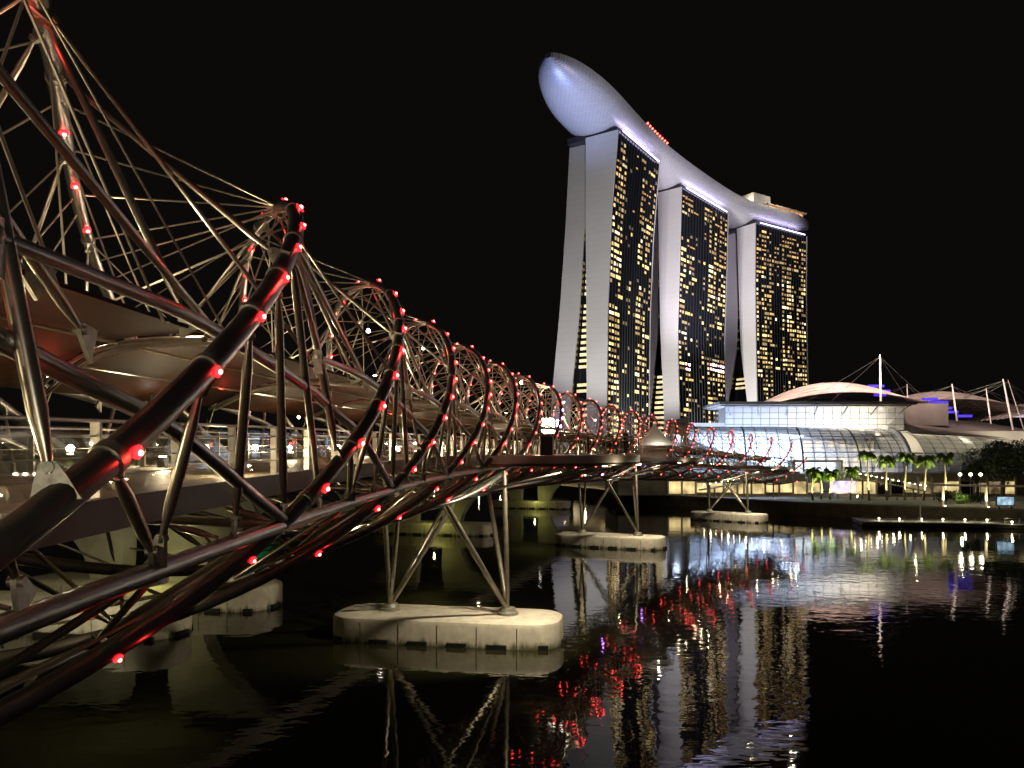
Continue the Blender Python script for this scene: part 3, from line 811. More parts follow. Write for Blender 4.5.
for dist, lat, sz in ((78, 3, (14, 9, 7)), (92, 4, (10, 7, 4)), (50, 2, (7, 6, 3)), (150, 2, (16, 8, 3.2)), (190, 2, (18, 7, 3))):
    p, a = on_park(dist, lat, sz[2]/2); MB().box(p, sz, a).box(p + Vector((0, 0, sz[2]/2)), (sz[0]+1.4, sz[1]+1.4, .4), a).build('service_block', 'roof_grey', park, smooth=False)
bc = []
for dist, lat in [(3, 0), (Lp-2, 0)] + [(98 + i*4.2, -17.0) for i in range(9)]:
    p, a = on_park(dist, lat*1.1, 1.7); m = MB().ball(p, .6, 0, 8, 6); m.tube([p - Vector((0, 0, 2)), p], .1, 6, 1); bc.append(m)
repeat_part(bc, 'red_beacon', ['red_beacon', 'dark_metal'], park)
# light thrown on the towers and the hull
FW = (1.0, .93, .95)
for (P0, u, n, L, W), pw in zip(TW, (.9, 1.0, 1.3)):
    src = P0 - u*105 - n*25 + Vector((0, 0, 8)); lamp('SPOT', 'tower_flood', src, 540000*pw, (1, .97, .91), target=P0 + n*14 + Vector((0, 0, 125)), spot_size=R(62), spot_blend=.5, shadow_soft_size=2.5)
    src = P0 - u*45 + n*60 + Vector((0, 0, 6)); lamp('SPOT', 'tower_flood', src, 60000*pw, (.78, .74, 1), target=P0 + n*22 + Vector((0, 0, 60)), spot_size=R(70), spot_blend=.6, shadow_soft_size=2.5)
p, a = on_park(Lp-50, -26, 2); lamp('POINT', 'penthouse_fill', p + Vector((0, 0, 8)), 9000, (1, .9, .7), shadow_soft_size=1)  # lamps without fixtures, added to brighten the penthouse and pavilion
p, a = on_park(Lp-78, -8, 6); lamp('POINT', 'penthouse_fill', p, 5000, (1, .85, .55), shadow_soft_size=1)
p, a = on_park(88, -12, 9); lamp('POINT', 'terrace_light', p, 2500, (1, .85, .7), shadow_soft_size=1)
lamp('SPOT', 'hull_flood', (264, 238, 12), 1500000, (.93, .88, 1.0), target=(80, 480, 207), spot_size=R(50), spot_blend=.7, shadow_soft_size=2.5)  # flood out of view, added to brighten the side of the hull
lamp('SPOT', 'prow_flood', (30, 385, 120), 240000, (.32, .45, 1.0), target=(25, 392, 200), spot_size=R(75), spot_blend=.7, shadow_soft_size=2)
lamp('SPOT', 'hull_flood', (150, 430, 60), 750000, (.88, .80, 1.0), target=(135, 545, 200), spot_size=R(80), spot_blend=.6, shadow_soft_size=3)

# ------------------------------------------------------------------ convention hall on the far bank
HY = 214.0
hall = thing('convention_hall', (px(820, HY, z=0).x, HY, PZ), 'long convention hall with a curved glass vault glowing blue white and amber under tall masts', 'hall')
VZ0, VZ1 = 9.5, 22.6          # vault springs at VZ0, ends at VZ1 VD further back
def vault_pt(x, q, inset=0.):
    a = q*math.pi/2
    Yf = HY + 1.0 + max(0, x-900)*.16
    X = (x - CX)/F*HY
    VD = 5 + 11*min(1, max(0, (x-770)/120))**1.5
    return Vector((X, Yf + inset + VD*(1-math.cos(a)), VZ0 + (VZ1-VZ0-inset)*math.sin(a)))
xs_v = [690 + i*11.5 for i in range(21)]                    # bays of the main vault, as columns
g = MB().grid([[vault_pt(x, j/14) for j in range(15)] for x in xs_v]); vg = g.build('glass_vault', 'vault_glass', hall)
b = MB()
for i, x in enumerate(xs_v): b.tube([vault_pt(x, j/14, .15) for j in range(15)], .13 if i % 5 else .26, 6)
for j in range(15): b.tube([vault_pt(x, j/14, .15) for x in xs_v], .09, 5)
b.build('glazing_bars', 'dark_metal', vg)
# lower eastern vault that swings away under a grey roof
def vault2(x, q, inset=0.):
    a = q*math.pi/2; X0 = (918 - CX)/F*HY + 6; X = X0 + (x-920)*.33; Yf = HY + 5 + max(0, x-918)*.10
    hgt = (VZ1 - VZ0) + 1.0 - (x-918)*.012
    return Vector((X, Yf + inset + 14*(1-math.cos(a)), VZ0 + (hgt-inset)*math.sin(a)*.86))
xs2 = [918 + i*12 for i in range(16)]
g = MB().grid([[vault2(x, j/10) for j in range(11)] for x in xs2]); v2 = g.build('glass_vault', 'vault_glass', hall)
b = MB()
for x in xs2: b.tube([vault2(x, j/10, .15) for j in range(11)], .14, 6)
for j in range(11): b.tube([vault2(x, j/10, .15) for x in xs2], .09, 5)
b.build('glazing_bars', 'rail_steel', v2)
# roof over the eastern vault, curved white rib where the vaults meet
m = MB(); m.grid([[vault2(x, .72) + Vector((0, 0, .3)), vault2(x, 1.0) + Vector((0, 6, 2.6)), vault2(x, 1.0) + Vector((0, 40, 8.0))] for x in xs2]); m.build('east_roof', 'roof_grey', hall)
MB().tube([vault_pt(918, j/12) + Vector((.4, -.2, .2)) for j in range(13)], .5, 8).build('white_rib', 'white_paint', hall)
MB().tube([vault_pt(690, j/12) + Vector((-.6, -.2, .2)) for j in range(13)], .5, 8).build('white_rib', 'white_paint', hall)
XL, XR = vault_pt(690, 0).x, vault_pt(920, 0).x
# inside: back wall, floors, ceiling, columns
ins = MB(); ins.box(((XL+XR)/2, HY + 33, 16), (XR-XL-.6, .5, 18)); ins.box(((XL+XR)/2, HY + 18, VZ0 - .3), (XR-XL-.6, 30, .4))
ins.box((XL + 1.2, HY + 20, 17.5), (.4, 26, 16))
ins.box((XL*.22 + XR*.78, HY + 22, 15.2), ((XR-XL)*.42, 16, .5)); ins.box((XR - 13, HY + 22, 20.2), (26, 15, .5))
for i in range(9): ins.box((XL + 4 + i*7.4, HY + 28, 15), (.6, .6, 11))
slope = MB(); slope.add([(XL+1, HY+16, VZ0), (XL+30, HY+16, VZ0), (XL+2, HY+17, 20), (XL+1, HY+30, VZ0), (XL+30, HY+30, VZ0), (XL+2, HY+29, 20)], [(0,1,2),(5,4,3),(1,4,5,2),(0,2,5,3)])
ins.build('interior', 'wall_white', hall, smooth=False); slope.build('sloping_stair', 'wall_white', hall, smooth=False)
box2 = MB(); xa, xb = px(1022, HY).x if False else XR + 40, XR
box2.box(((XR + 28), HY + 24, 15.5), (58, .5, 13)); box2.box((XR + 28, HY + 16, VZ0 - .3), (58, 22, .4)); box2.box((XR + 30, HY + 18, 15.0), (54, 9, .4))
box2.build('interior', 'wall_white', hall, smooth=False)
def ceiling_light(c, sx, sy, watts, color, tgt=(0, 0, -1)):
    lamp('AREA', 'hall_light', c, watts, color, target=Vector(c) + Vector(tgt), shape='RECTANGLE', size=sx, size_y=sy)
W3 = XR - XL
for fx, wt, cl in ((.10, 7000, (.56, .70, 1.0)), (.26, 12500, (.46, .63, 1.0)), (.42, 13500, (.46, .63, 1.0)), (.58, 8000, (.66, .78, 1.0)), (.74, 5200, (1.0, .93, .82)), (.90, 5400, (1, .86, .60))):
    ceiling_light((XL + W3*fx, HY + 21, 20.8), 13, 7, wt*1.9, cl, (0, .12, -1))
ceiling_light((XL + W3*.62, HY + 20, 14.6), 16, 4, 1200, (1, .85, .6)); ceiling_light((XL + W3*.85, HY + 20, 14.6), 14, 4, 1400, (1, .8, .5))
for fx in (8, 22, 36, 50): lamp('POINT', 'hall_light', (XR + fx, HY + 17, 18.0), 1100, (1, .86, .58), shadow_soft_size=.4)
for i in range(7):      # warm shop fronts behind the vault
    xx = XL + W3*.62 + i*3.9
    for zz in (11.6, 16.8):
        MB().box((xx, HY + 28, zz + .6), (2.6, .3, 3.0)).build('shop_front', 'shop_light', hall, smooth=False)
# upper glass box with raking struts under a thin roof
UY = HY + 17; ux0, ux1 = px(725, UY).x, px(904, UY).x; UZ0, UZ1 = 22.0, 29.0
g = MB().grid([[Vector((ux0 + (ux1-ux0)*i/16, UY, z)) for z in (UZ0, UZ1)] for i in range(17)]); g.grid([[Vector((ux1, UY + i*4, z)) for z in (UZ0, UZ1)] for i in range(4)]); g.grid([[Vector((ux0, UY + 12 - i*4, z)) for z in (UZ0, UZ1)] for i in range(4)])
uo = g.build('upper_glazing', 'vault_glass', hall)
b = MB()
for i in range(21): b.tube([(ux0 + (ux1-ux0)*i/20, UY-.05, UZ0), (ux0 + (ux1-ux0)*i/20, UY-.05, UZ1)], .07, 4)
for j in range(5): z = UZ0 + (UZ1-UZ0)*j/4; b.tube([(ux0, UY-.05, z), (ux1, UY-.05, z)], .07, 4)
b.build('glazing_bars', 'dark_metal', uo)
m = MB().box(((ux0+ux1)/2, UY + 7, 30.0), (ux1-ux0 + 5, 20, .9)); m.box(((ux0+ux1)/2, UY + 7, 29.35), (ux1-ux0 + 3, 17, .35)); m.build('thin_roof', 'roof_grey', hall, smooth=False)
for i in range(7):
    xx = ux0 + (ux1-ux0)*(i+.5)/7; lean = (i-3)*1.3
    MB().tube([(xx - lean*.2, UY + 5, 22.2), (xx + lean, UY - 2.2, 29.0)], .26, 8).build('raking_strut', 'white_paint', hall)
MB().box(((ux0+ux1)/2, UY + 9, 26), (ux1-ux0-1, .4, 7)).build('upper_wall', 'wall_white', hall, smooth=False)
ceiling_light(((ux0*.75+ux1*.25), UY + 4.5, 28.9), 22, 3, 760, (.82, .84, 1.0), (0, .4, -1)); ceiling_light(((ux0*.25+ux1*.75), UY + 4.5, 28.9), 22, 3, 700, (.92, .88, .98), (0, .4, -1))
# shell roofs
def shell(xc, half, Y, depth, z0, rise, name):
    rows = []
    for i in range(15):
        v = -1 + 2*i/14; X = xc + half*v; crown = rise*(1 - v*v)
        N_ = 22
        rows.append([Vector((X, Y + depth*(j + (.9 if j % 2 else 0))/N_, z0 + crown*math.sin(math.pi*(.12 + .8*j/N_))**.8 - (.28 if j % 2 else 0))) for j in range(N_ + 1)])
    m = MB().grid(rows); return m.build(name, 'roof_pale', hall, smooth=False)
def tide_mat():
    m = MATS['pier_concrete']; n = m.node_tree; b = n.nodes['Principled BSDF']
    src = b.inputs['Base Color'].links[0].from_socket
    tc = n.nodes.new('ShaderNodeTexCoord'); sx = n.nodes.new('ShaderNodeSeparateXYZ'); n.links.new(tc.outputs['Object'], sx.inputs[0])
    mp = n.nodes.new('ShaderNodeMapping'); mp.inputs['Scale'].default_value = (2.2, 2.2, .25); n.links.new(tc.outputs['Object'], mp.inputs[0])
    nz = n.nodes.new('ShaderNodeTexNoise'); nz.inputs['Scale'].default_value = 1.0; nz.inputs['Detail'].default_value = 6; n.links.new(mp.outputs[0], nz.inputs['Vector'])
    ad = n.nodes.new('ShaderNodeMath'); ad.operation = 'MULTIPLY_ADD'; ad.inputs[1].default_value = -1.5; n.links.new(nz.outputs['Fac'], ad.inputs[0]); n.links.new(sx.outputs['Z'], ad.inputs[2])
    mr = n.nodes.new('ShaderNodeMapRange'); mr.inputs[1].default_value = -.75; mr.inputs[2].default_value = -.3; n.links.new(ad.outputs[0], mr.inputs[0])
    mx = n.nodes.new('ShaderNodeMixRGB'); mx.inputs[1].default_value = (.10, .095, .05, 1); n.links.new(mr.outputs[0], mx.inputs[0]); n.links.new(src, mx.inputs[2])
    st = n.nodes.new('ShaderNodeMapRange'); st.inputs[1].default_value = .58; st.inputs[2].default_value = .72; st.inputs[3].default_value = 0; st.inputs[4].default_value = .16; n.links.new(nz.outputs['Fac'], st.inputs[0])
    m2 = n.nodes.new('ShaderNodeMixRGB'); m2.inputs[2].default_value = (.20, .16, .10, 1); n.links.new(st.outputs[0], m2.inputs[0]); n.links.new(mx.outputs[0], m2.inputs[1]); n.links.new(m2.outputs[0], b.inputs['Base Color'])
tide_mat()
def fin_mat():
    m = MATS['fin_white']; n = m.node_tree; b = n.nodes['Principled BSDF']
    src = b.inputs['Base Color'].links[0].from_socket
    tc = n.nodes.new('ShaderNodeTexCoord'); sx = n.nodes.new('ShaderNodeSeparateXYZ'); n.links.new(tc.outputs['Object'], sx.inputs[0])
    fr = n.nodes.new('ShaderNodeMath'); fr.operation = 'PINGPONG'; fr.inputs[1].default_value = 1.75; n.links.new(sx.outputs['Z'], fr.inputs[0])
    lt = n.nodes.new('ShaderNodeMath'); lt.operation = 'LESS_THAN'; lt.inputs[1].default_value = .16; n.links.new(fr.outputs[0], lt.inputs[0])
    mu = n.nodes.new('ShaderNodeMath'); mu.operation = 'MULTIPLY'; mu.inputs[1].default_value = .13; n.links.new(lt.outputs[0], mu.inputs[0])
    mx = n.nodes.new('ShaderNodeMixRGB'); mx.inputs[2].default_value = (.25, .24, .24, 1); n.links.new(mu.outputs[0], mx.inputs[0]); n.links.new(src, mx.inputs[1]); n.links.new(mx.outputs[0], b.inputs['Base Color'])
fin_mat()
def rib_mat():
    m = MATS['roof_pale']; n = m.node_tree; b = n.nodes['Principled BSDF']
    tc = n.nodes.new('ShaderNodeTexCoord'); wv = n.nodes.new('ShaderNodeTexWave'); wv.bands_direction = 'Y'; wv.inputs['Scale'].default_value = .16; wv.inputs['Distortion'].default_value = 0
    bp = n.nodes.new('ShaderNodeBump'); bp.inputs['Strength'].default_value = .9; bp.inputs['Distance'].default_value = .4
    n.links.new(tc.outputs['Object'], wv.inputs['Vector']); n.links.new(wv.outputs['Fac'], bp.inputs['Height']); n.links.new(bp.outputs['Normal'], b.inputs['Normal'])
rib_mat()
s1 = shell(px(832, 262).x, 26, 246, 34, 31.0, 8.6, 'shell_roof'); s2 = shell(px(935, 285).x, 24, 268, 34, 31.0, 7.5, 'shell_roof'); s3 = shell(px(1040, 290).x, 24, 272, 34, 28.0, 7.0, 'shell_roof')
MB().box((px(842, 268).x, 264, 27.5), (46, 42, 7)).build('upper_wall', 'roof_grey', hall, smooth=False)
for x0, x1, y, Y in ((868, 884, 386, 257), (872, 890, 391, 254), (874, 886, 395, 250), (922, 938, 399, 268), (928, 948, 402, 266), (938, 952, 408, 262), (940, 958, 412, 258), (958, 972, 416, 256)):
    a, c = px(x0, Y, y), px(x1, Y, y); MB().box((a+c)/2, ((c-a).length, .5, .8)).build('roof_light', 'blue_strip', hall, smooth=False)
lamp('SPOT', 'roof_flood', (px(800, 225).x, 228, 46), 46000, (1, .70, .58), target=(px(850, 262).x, 264, 37), spot_size=R(120), spot_blend=.8, shadow_soft_size=1)
lamp('SPOT', 'roof_flood', (px(880, 225).x, 228, 46), 40000, (1, .70, .58), target=(px(880, 262).x, 264, 37), spot_size=R(120), spot_blend=.8, shadow_soft_size=1)
lamp('SPOT', 'roof_flood', (px(950, 225).x, 228, 46), 22000, (1, .72, .6), target=(px(950, 280).x, 284, 36), spot_size=R(120), spot_blend=.8, shadow_soft_size=1)
lamp('SPOT', 'roof_flood', (px(1010, 225).x, 228, 46), 22000, (1, .72, .6), target=(px(1020, 280).x, 288, 33), spot_size=R(120), spot_blend=.8, shadow_soft_size=1)
for x0, yb, xt, yt, Y, r in ((881, 404, 880, 355, 236, .5), (908, 410, 907, 384, 262, .35), (957, 415, 952, 384, 250, .45), (991, 418, 986, 388, 250, .38), (1013, 424, 1003, 379, 246, .5), (1024, 424, 1008, 380, 262, .3)):
    a = px(x0, Y, yb + 6); c = px(xt, Y, yt); m = MB(); m.tube([a, a.lerp(c, .5), c], [r*.55, r*.65, r*.35], 8)
    mo = m.build('mast', 'white_paint', hall)
    st = MB()
    for dx, dy in ((13, 8), (-12, 8), (22, 12), (-18, 16)): st.tube([c - Vector((0, 0, .6)), Vector((c.x + dx, c.y + dy, 31.5))], .06, 4)
    st.build('mast_stay', 'rail_steel', mo)
    lamp('SPOT', 'mast_light', a + Vector((-3, -4, 0)), 900, (1, .88, .6), target=a.lerp(c, .6), spot_size=R(50), shadow_soft_size=.3)
# entrance portal at deck level and the podium below
ex0, ex1 = px(797, HY-3).x, px(842, HY-3).x
m = MB().box(((ex0+ex1)/2, HY + .4, 12.7), (ex1-ex0+1.4, 5, .5)); m.box((ex0-.4, HY + .4, 11), (.6, 5, 3.4)); m.box((ex1+.4, HY+.4, 11), (.6, 5, 3.4)); m.build('entrance_portal', 'wall_white', hall, smooth=False)
MB().box(((ex0+ex1)/2, HY + 2.4, 10.9), (ex1-ex0-.6, .3, 2.9)).build('entrance_glow', 'entry_light', hall, smooth=False)
pod = MB(); pod.box(((XL+XR)/2 + 10, HY + 16, 6.1), (XR-XL + 60, 30, 6.2)); pod.build('podium', 'road_concrete', hall, smooth=False)
for i in range(26):
    xx = XL - 6 + i*3.9; MB().box((xx, HY + .85, 5.6), (.5, .5, 5.2)).build('podium_column', 'wall_white', hall, smooth=False)
for i in range(25):
    xx = XL - 4.05 + i*3.9; wm = 'shop_light' if (rnd.random() < (.85 if i < 13 else .35)) else rnd.choice(('shop_dim', 'shop_dim', 'tower_glass'))
    MB().box((xx, HY + .93, 5.2), (3.3, .12, rnd.choice((3.4, 3.4, 2.6)))).build('podium_window', wm, hall, smooth=False)
MB().box((px(846, HY-6).x, HY - 4, 5.6), (7, .4, 3.2)).build('video_screen', 'screen_white', hall, smooth=False)

# ------------------------------------------------------------------ promenade: ramps, lamps, palms, trees
def bank(t, inland):
    """Point t (0..1) along the quay between the video screen and the far left, set back from its edge."""
    P = shore[2:10]; L = [0.]
    for a, b in zip(P, P[1:]): L.append(L[-1] + math.dist(a, b))
    d = t*L[-1]
    for i in range(len(P)-1):
        if L[i] <= d <= L[i+1] + 1e-6:
            a, b = Vector((*P[i], PZ)), Vector((*P[i+1], PZ)); u = (b-a).normalized(); n = Vector((u.y, -u.x, 0))
            if n.y < 0: n = -n
            return a.lerp(b, (d-L[i])/(L[i+1]-L[i])) + n*inland
def ramp(label, a, b, n):
    t = thing('lit_ramp', a, label, 'ramp', 'lit ramps in front of the hall')
    a, b = Vector(a), Vector(b); d = b - a; an = math.atan2(d.y, d.x); sl = math.atan2(d.z, math.hypot(d.x, d.y))
    M = Matrix.Rotation(an, 3, 'Z') @ Matrix.Rotation(-sl, 3, 'Y')
    MB().box((a+b)/2, (d.length, 2.6, .3), M=M).build('ramp_deck', 'road_concrete', t)
    r = MB(); side = M @ Vector((0, -1.25, 0))
    r.tube([a + side + Vector((0, 0, 1.2)), b + side + Vector((0, 0, 1.2))], .05, 6)
    for i in range(n*2+1): p = a.lerp(b, i/(n*2)) + side; r.tube([p, p + Vector((0, 0, 1.2))], .035, 5)
    r.build('handrail', 'rail_steel', t)
    for i in range(n):
        p = a.lerp(b, (i+.5)/n) + side*1.05
        m = MB().ball(p + Vector((0, 0, 1.25)), .14, 0, 8, 6); m.build('bulb', 'lamp_warm', t)
        if i % 3 == 1: lamp('POINT', 'ramp_light', p + Vector((0, -.5, 1.4)), 90, (1, .82, .5), shadow_soft_size=.2)
    for i in range(3):
        p = a.lerp(b, (i+.5)/3); MB().tube([(p.x, p.y, PZ), p], .22, 8).build('ramp_column', 'road_concrete', t)
ramp('ramp strung with bulbs rising behind the far end of the footbridge', px(700, 203, y=490), px(788, 203, y=475), 15)
ramp('ramp strung with bulbs descending behind the tall palms to the promenade', px(850, 204, y=477), px(926, 204, y=491), 14)

lp = None
for i, t in enumerate((.245, .29, .335, .38, .43, .48, .54, .60, .67, .75, .85)):
    p = bank(t, 3.2)
    if lp is None:
        lp = thing('lamp_post', p, 'slim lamp post with a glowing head on the far promenade by the quay', 'lamp post', 'lamp posts along the far promenade')
        MB().tube([p, p + Vector((0, 0, .3)), p + Vector((0, 0, 4.2))], [.12, .06, .05], 8).build('post', 'dark_metal', lp)
        m = MB().lathe(p + Vector((0, 0, 4.2)), [(.08, 0), (.2, .1), (.2, .45), (.1, .5)], 10); m.build('lamp_head', 'lamp_warm', lp)
    else:
        c = copy_tree(lp); c.location = p
    lamp('POINT', 'promenade_light', p + Vector((0, 0, 4.9)), 1200, (1, .78, .42), shadow_soft_size=.25)

def frond(mb, base, az, L, droop, rr, w=.9):
    pts = []; n = 9
    for i in range(n+1):
        u = i/n; r = L*(u - .25*u*u)*.95; h = L*((.75 + 1.45*droop)*u - (1.25 + .55*droop)*u*u)
        pts.append(base + Vector((math.cos(az)*r, math.sin(az)*r, h)))
    mb.tube(pts, [.06*(1-.8*i/n) + .01 for i in range(n+1)], 4)
    sd = Vector((-math.sin(az), math.cos(az), 0))
    for i in range(1, n):
        for q in (0, .33, .66):
            p = pts[i].lerp(pts[i+1], q); t = (pts[i+1]-pts[i]).normalized(); ln = w*(1 - abs((i+q)/n - .45)*1.1)*rr.uniform(.8, 1.1)
            for e in (1, -1):
                tip = p + sd*e*ln + t*ln*.55 - Vector((0, 0, ln*rr.uniform(.35, .7)))
                mb.add([p - t*.06, p + t*.09, tip + t*.02, tip - t*.03], [(0, 1, 2, 3)])
def palm(p, H, nf, L, label, group, seed):
    rr = random.Random(seed); t = thing('palm_tree', p, label, 'palm', group)
    pts = [p + Vector((.25*math.sin(i*.35 + seed), .1*i/8, H*i/8)) for i in range(9)]
    MB().tube(pts, [.34, .27, .24, .25, .26, .24, .20, .17, .13], 10).build('trunk', 'trunk', t)
    MB().tube([pts[-1] - Vector((0, 0, .2)), pts[-1] + Vector((0, 0, 1.1))], [.15, .10], 8).build('crownshaft', 'leaf_palm', t)
    m = MB()
    for i in range(nf): frond(m, pts[-1] + Vector((0, 0, .9)), i*2.39996 + rr.random()*.3, L*rr.uniform(.85, 1.1), rr.uniform(.0, 1.0), rr, 1.05)
    m.build('crown', 'leaf_palm', t, smooth=False)
    return t
GP = 'tall palms along the promenade'
for i, (x, Y, H, lb) in enumerate(((868.5, 186, 9.6, 'tallest palm in the promenade row, its trunk lit from below'), (887, 188, 8.2, 'second tall palm from the tallest one, before the curved glass vault'), (905.5, 189, 8.8, 'palm in the middle of the promenade row, before the amber part of the vault'),
                             (924.5, 187, 8.4, 'slightly stout palm next to the last one of the promenade row'), (944.5, 190, 8.9, 'last palm of the row, above the flat shelter roof'))):
    p = px(x, Y, z=PZ); palm(p, H, 21, 3.1, lb, GP, 40+i)
    lamp('SPOT', 'palm_uplight', p + Vector((.6, -2.2, .3)), 13500, (1, .95, .40), target=p + Vector((0, 0, H)), spot_size=R(60), spot_blend=.5, shadow_soft_size=.15)
for i, (x, Y, H, lb) in enumerate(((813, 188, 5.4, 'short bright green palm nearest the end of the footbridge'), (831, 191, 5.2, 'short bright green palm in front of the portal, between two others'), (851, 189, 5.8, 'short bright green palm beside the tallest palm'), (821, 193, 4.6, 'smallest bright green palm, set behind two short ones'))):
    p = px(x, Y, z=PZ); palm(p, H, 16, 2.9, lb, 'short palms before the entrance', 60+i)
    lamp('SPOT', 'palm_uplight', p + Vector((.4, -2.4, .3)), 8000, (.94, 1, .32), target=p + Vector((0, 0, H+1)), spot_size=R(75), spot_blend=.5, shadow_soft_size=.15)

def leafy(p, H, rx, rz, n, label, cat, group, seed, trunk=True, mat='leaf_dark', size=.42):
    rr = random.Random(seed); t = thing('broadleaf_tree' if trunk else 'shrub', p, label, cat, group)
    blobs = []
    for i in range(11 if trunk else 6):
        a = rr.random()*6.28; q = rr.random()**.6; blobs.append((p + Vector((math.cos(a)*rx*q*.8, math.sin(a)*rx*q*.8, H + rz*rr.uniform(-.55, .6))), rr.uniform(.3, .5)*rx))
    if trunk:
        m = MB(); m.tube([p, p + Vector((.2, 0, H*.35)), p + Vector((.1, .2, H*.7))], [.45, .33, .26], 9)
        for c, r in blobs[:8]: m.tube([p + Vector((.1, .2, H*.45)), (p + Vector((.1, .2, H*.7))).lerp(c, .5) - Vector((0, 0, .3)), c], [.18, .11, .04], 6)
        m.build('trunk', 'bark_dark', t)
    m = MB()
    for i in range(n):
        c, r = rr.choice(blobs); d = Vector((rr.gauss(0, 1), rr.gauss(0, 1), rr.gauss(0, .75))).normalized()*r*rr.uniform(.55, 1.08)**.6
        q = c + d; u = Vector((rr.gauss(0, 1), rr.gauss(0, 1), rr.gauss(0, .6))).normalized(); v = u.orthogonal().normalized(); w_ = u.cross(v); s_ = size*rr.uniform(.5, 1.2)
        m.add([q - v*s_, q + w_*s_*.45, q + v*s_, q - w_*s_*.45], [(0, 1, 2, 3)])
    m.build('crown', mat, t, smooth=False)
    return t
leafy(px(1003, 186, z=PZ), 9.6, 7.6, 3.8, 5200, 'large dark spreading tree beside the eastern vault, above the shelter', 'tree', None, 3)
leafy(px(1040, 176, z=PZ), 10.5, 7.0, 4.2, 3600, 'dark tree cut off by the right edge of the view', 'tree', None, 4)
leafy(px(977, 192, z=PZ), 7.4, 3.8, 2.4, 2200, 'low round dark tree at the fringe of the large spreading one', 'tree', None, 9)
for i, (x, Y, r, lb) in enumerate(((948, 176, 2.6, 'clipped dark shrub behind the first lit shelter column'), (962, 172, 2.2, 'pale lit shrub between the two lit shelter columns'), (978, 177, 2.4, 'dark shrub behind the second lit shelter column'))):
    leafy(px(x, Y, z=PZ), 1.2, r, 1.3, 900, lb, 'shrub', 'shrubs behind the shelter', 80+i, False, 'leaf_palm' if i == 1 else 'leaf_dark', .25)
lamp('POINT', 'garden_light', px(962, 170, z=PZ + 2.2), 160, (.9, 1, .5), shadow_soft_size=.3)
lamp('POINT', 'garden_light', px(1000, 178, z=PZ + 1.5), 200, (1, .9, .6), shadow_soft_size=.3)

# waterside shelter
sp = px(943, 164, z=PZ); s2p = px(987, 160, z=PZ)
sh_ = thing('shelter', sp, 'flat roofed waterside shelter on two glowing columns', 'shelter')
dv = (s2p - sp); an = math.atan2(dv.y, dv.x)
mid = sp + dv*.85
MB().box(mid + Vector((0, 0, 4.45)), (dv.length*2.15, 5, .32), an).build('flat_roof', 'wall_white', sh_)
for i in range(3):
    p = sp + dv*i*.98
    MB().tube([p, p + Vector((0, 0, 4.3))], .28, 12).build('column', 'white_paint', sh_)
    lamp('SPOT', 'column_light', p + Vector((-.1, -1.15, .35)), 1400, (1, .80, .36), target=p + Vector((0, 0, 3.4)), spot_size=R(50), spot_blend=.4, shadow_soft_size=.1)
    MB().lathe(p + Vector((-.1, -1.0, .0)), [(.14, 0), (.14, .12), (.1, .13)], 10).build('ground_lamp', 'lamp_warm', sh_)
# floating landing stage in front
jt = thing('landing_stage', (86, 149, 0), 'low floating landing stage with small bright lamps and a thin railing', 'landing stage')
jp = [(67.5, 147.5), (108, 137.5), (112, 148), (70.5, 158.5)]
MB().prism(jp, .15, .75).build('pontoon', 'quay_stone', jt, smooth=False)
MB().prism([(x, y) for x, y in [(67.4, 147.3), (108.1, 137.3), (112.2, 148.2), (70.4, 158.7)]], .754, .9).build('deck_edge', 'road_concrete', jt, smooth=False)
r = MB(); a, b = Vector((67.9, 148, .9)), Vector((108, 138, .9))
for h in (.5, 1.05): r.tube([a + Vector((0, 0, h)), b + Vector((0, 0, h))], .03, 5)
for i in range(18): p = a.lerp(b, i/17); r.tube([p, p + Vector((0, 0, 1.05))], .03, 5)
r.build('railing', 'rail_steel', jt)
MB().tube([px(920.5, 147, z=.6), px(920.5, 147, z=4.6)], .11, 8).build('mooring_pile', 'white_paint', jt)
for x, Yq in ((879, 150), (899.5, 149), (921.5, 148.4), (943, 148), (965, 147), (987, 146), (1012, 141)):
    p = px(x, Yq, z=.9); m = MB().lathe(p, [(.10, 0), (.10, .3), (.17, .33), (.17, .55), (.08, .6)], 10); m.build('deck_lamp', 'globe_warm', jt)
    lamp('POINT', 'stage_light', p + Vector((0, -.2, 1.1)), 75, (1, .90, .55), shadow_soft_size=.15)
# globe lamps and information screen
gl = None
for i, x in enumerate((960, 970.6, 980.6)):
    p = px(x, 172, z=PZ)
    if gl is None:
        gl = thing('globe_lamp', p, 'globe lamp on a post, one of three in a row behind the shelter roof', 'lamp', 'globe lamps behind the shelter')
        MB().tube([p, p + Vector((0, 0, 6.3))], .07, 8).build('post', 'dark_metal', gl); MB().ball(p + Vector((0, 0, 6.6)), .36, 0, 12, 8).build('globe', 'globe_warm', gl)
    else:
        c = copy_tree(gl); c.location = p
    lamp('POINT', 'globe_light', p + Vector((0, -.6, 6.6)), 130, (1, .85, .6), shadow_soft_size=.3)
p = px(1010, 152, z=0); p.z = PZ
ks = thing('information_screen', p, 'pale blue lit information screen near the right end of the shelter', 'screen')
MB().box(p + Vector((0, 1.5, 1.6)), (3.3, .35, 2.0), -.3).build('housing', 'dark_metal', ks)
MB().box(p + Vector((-.05, 1.26, 1.6)), (2.9, .1, 1.6), -.3).build('display', 'screen_blue', ks)
m = MB().box(p + Vector((-1.2, 1.5, .25)), (.2, .3, .6)); m.build('stand', 'dark_metal', ks); MB().box(p + Vector((1.2, 1.5, .25)), (.2, .3, .6)).build('stand', 'dark_metal', ks)

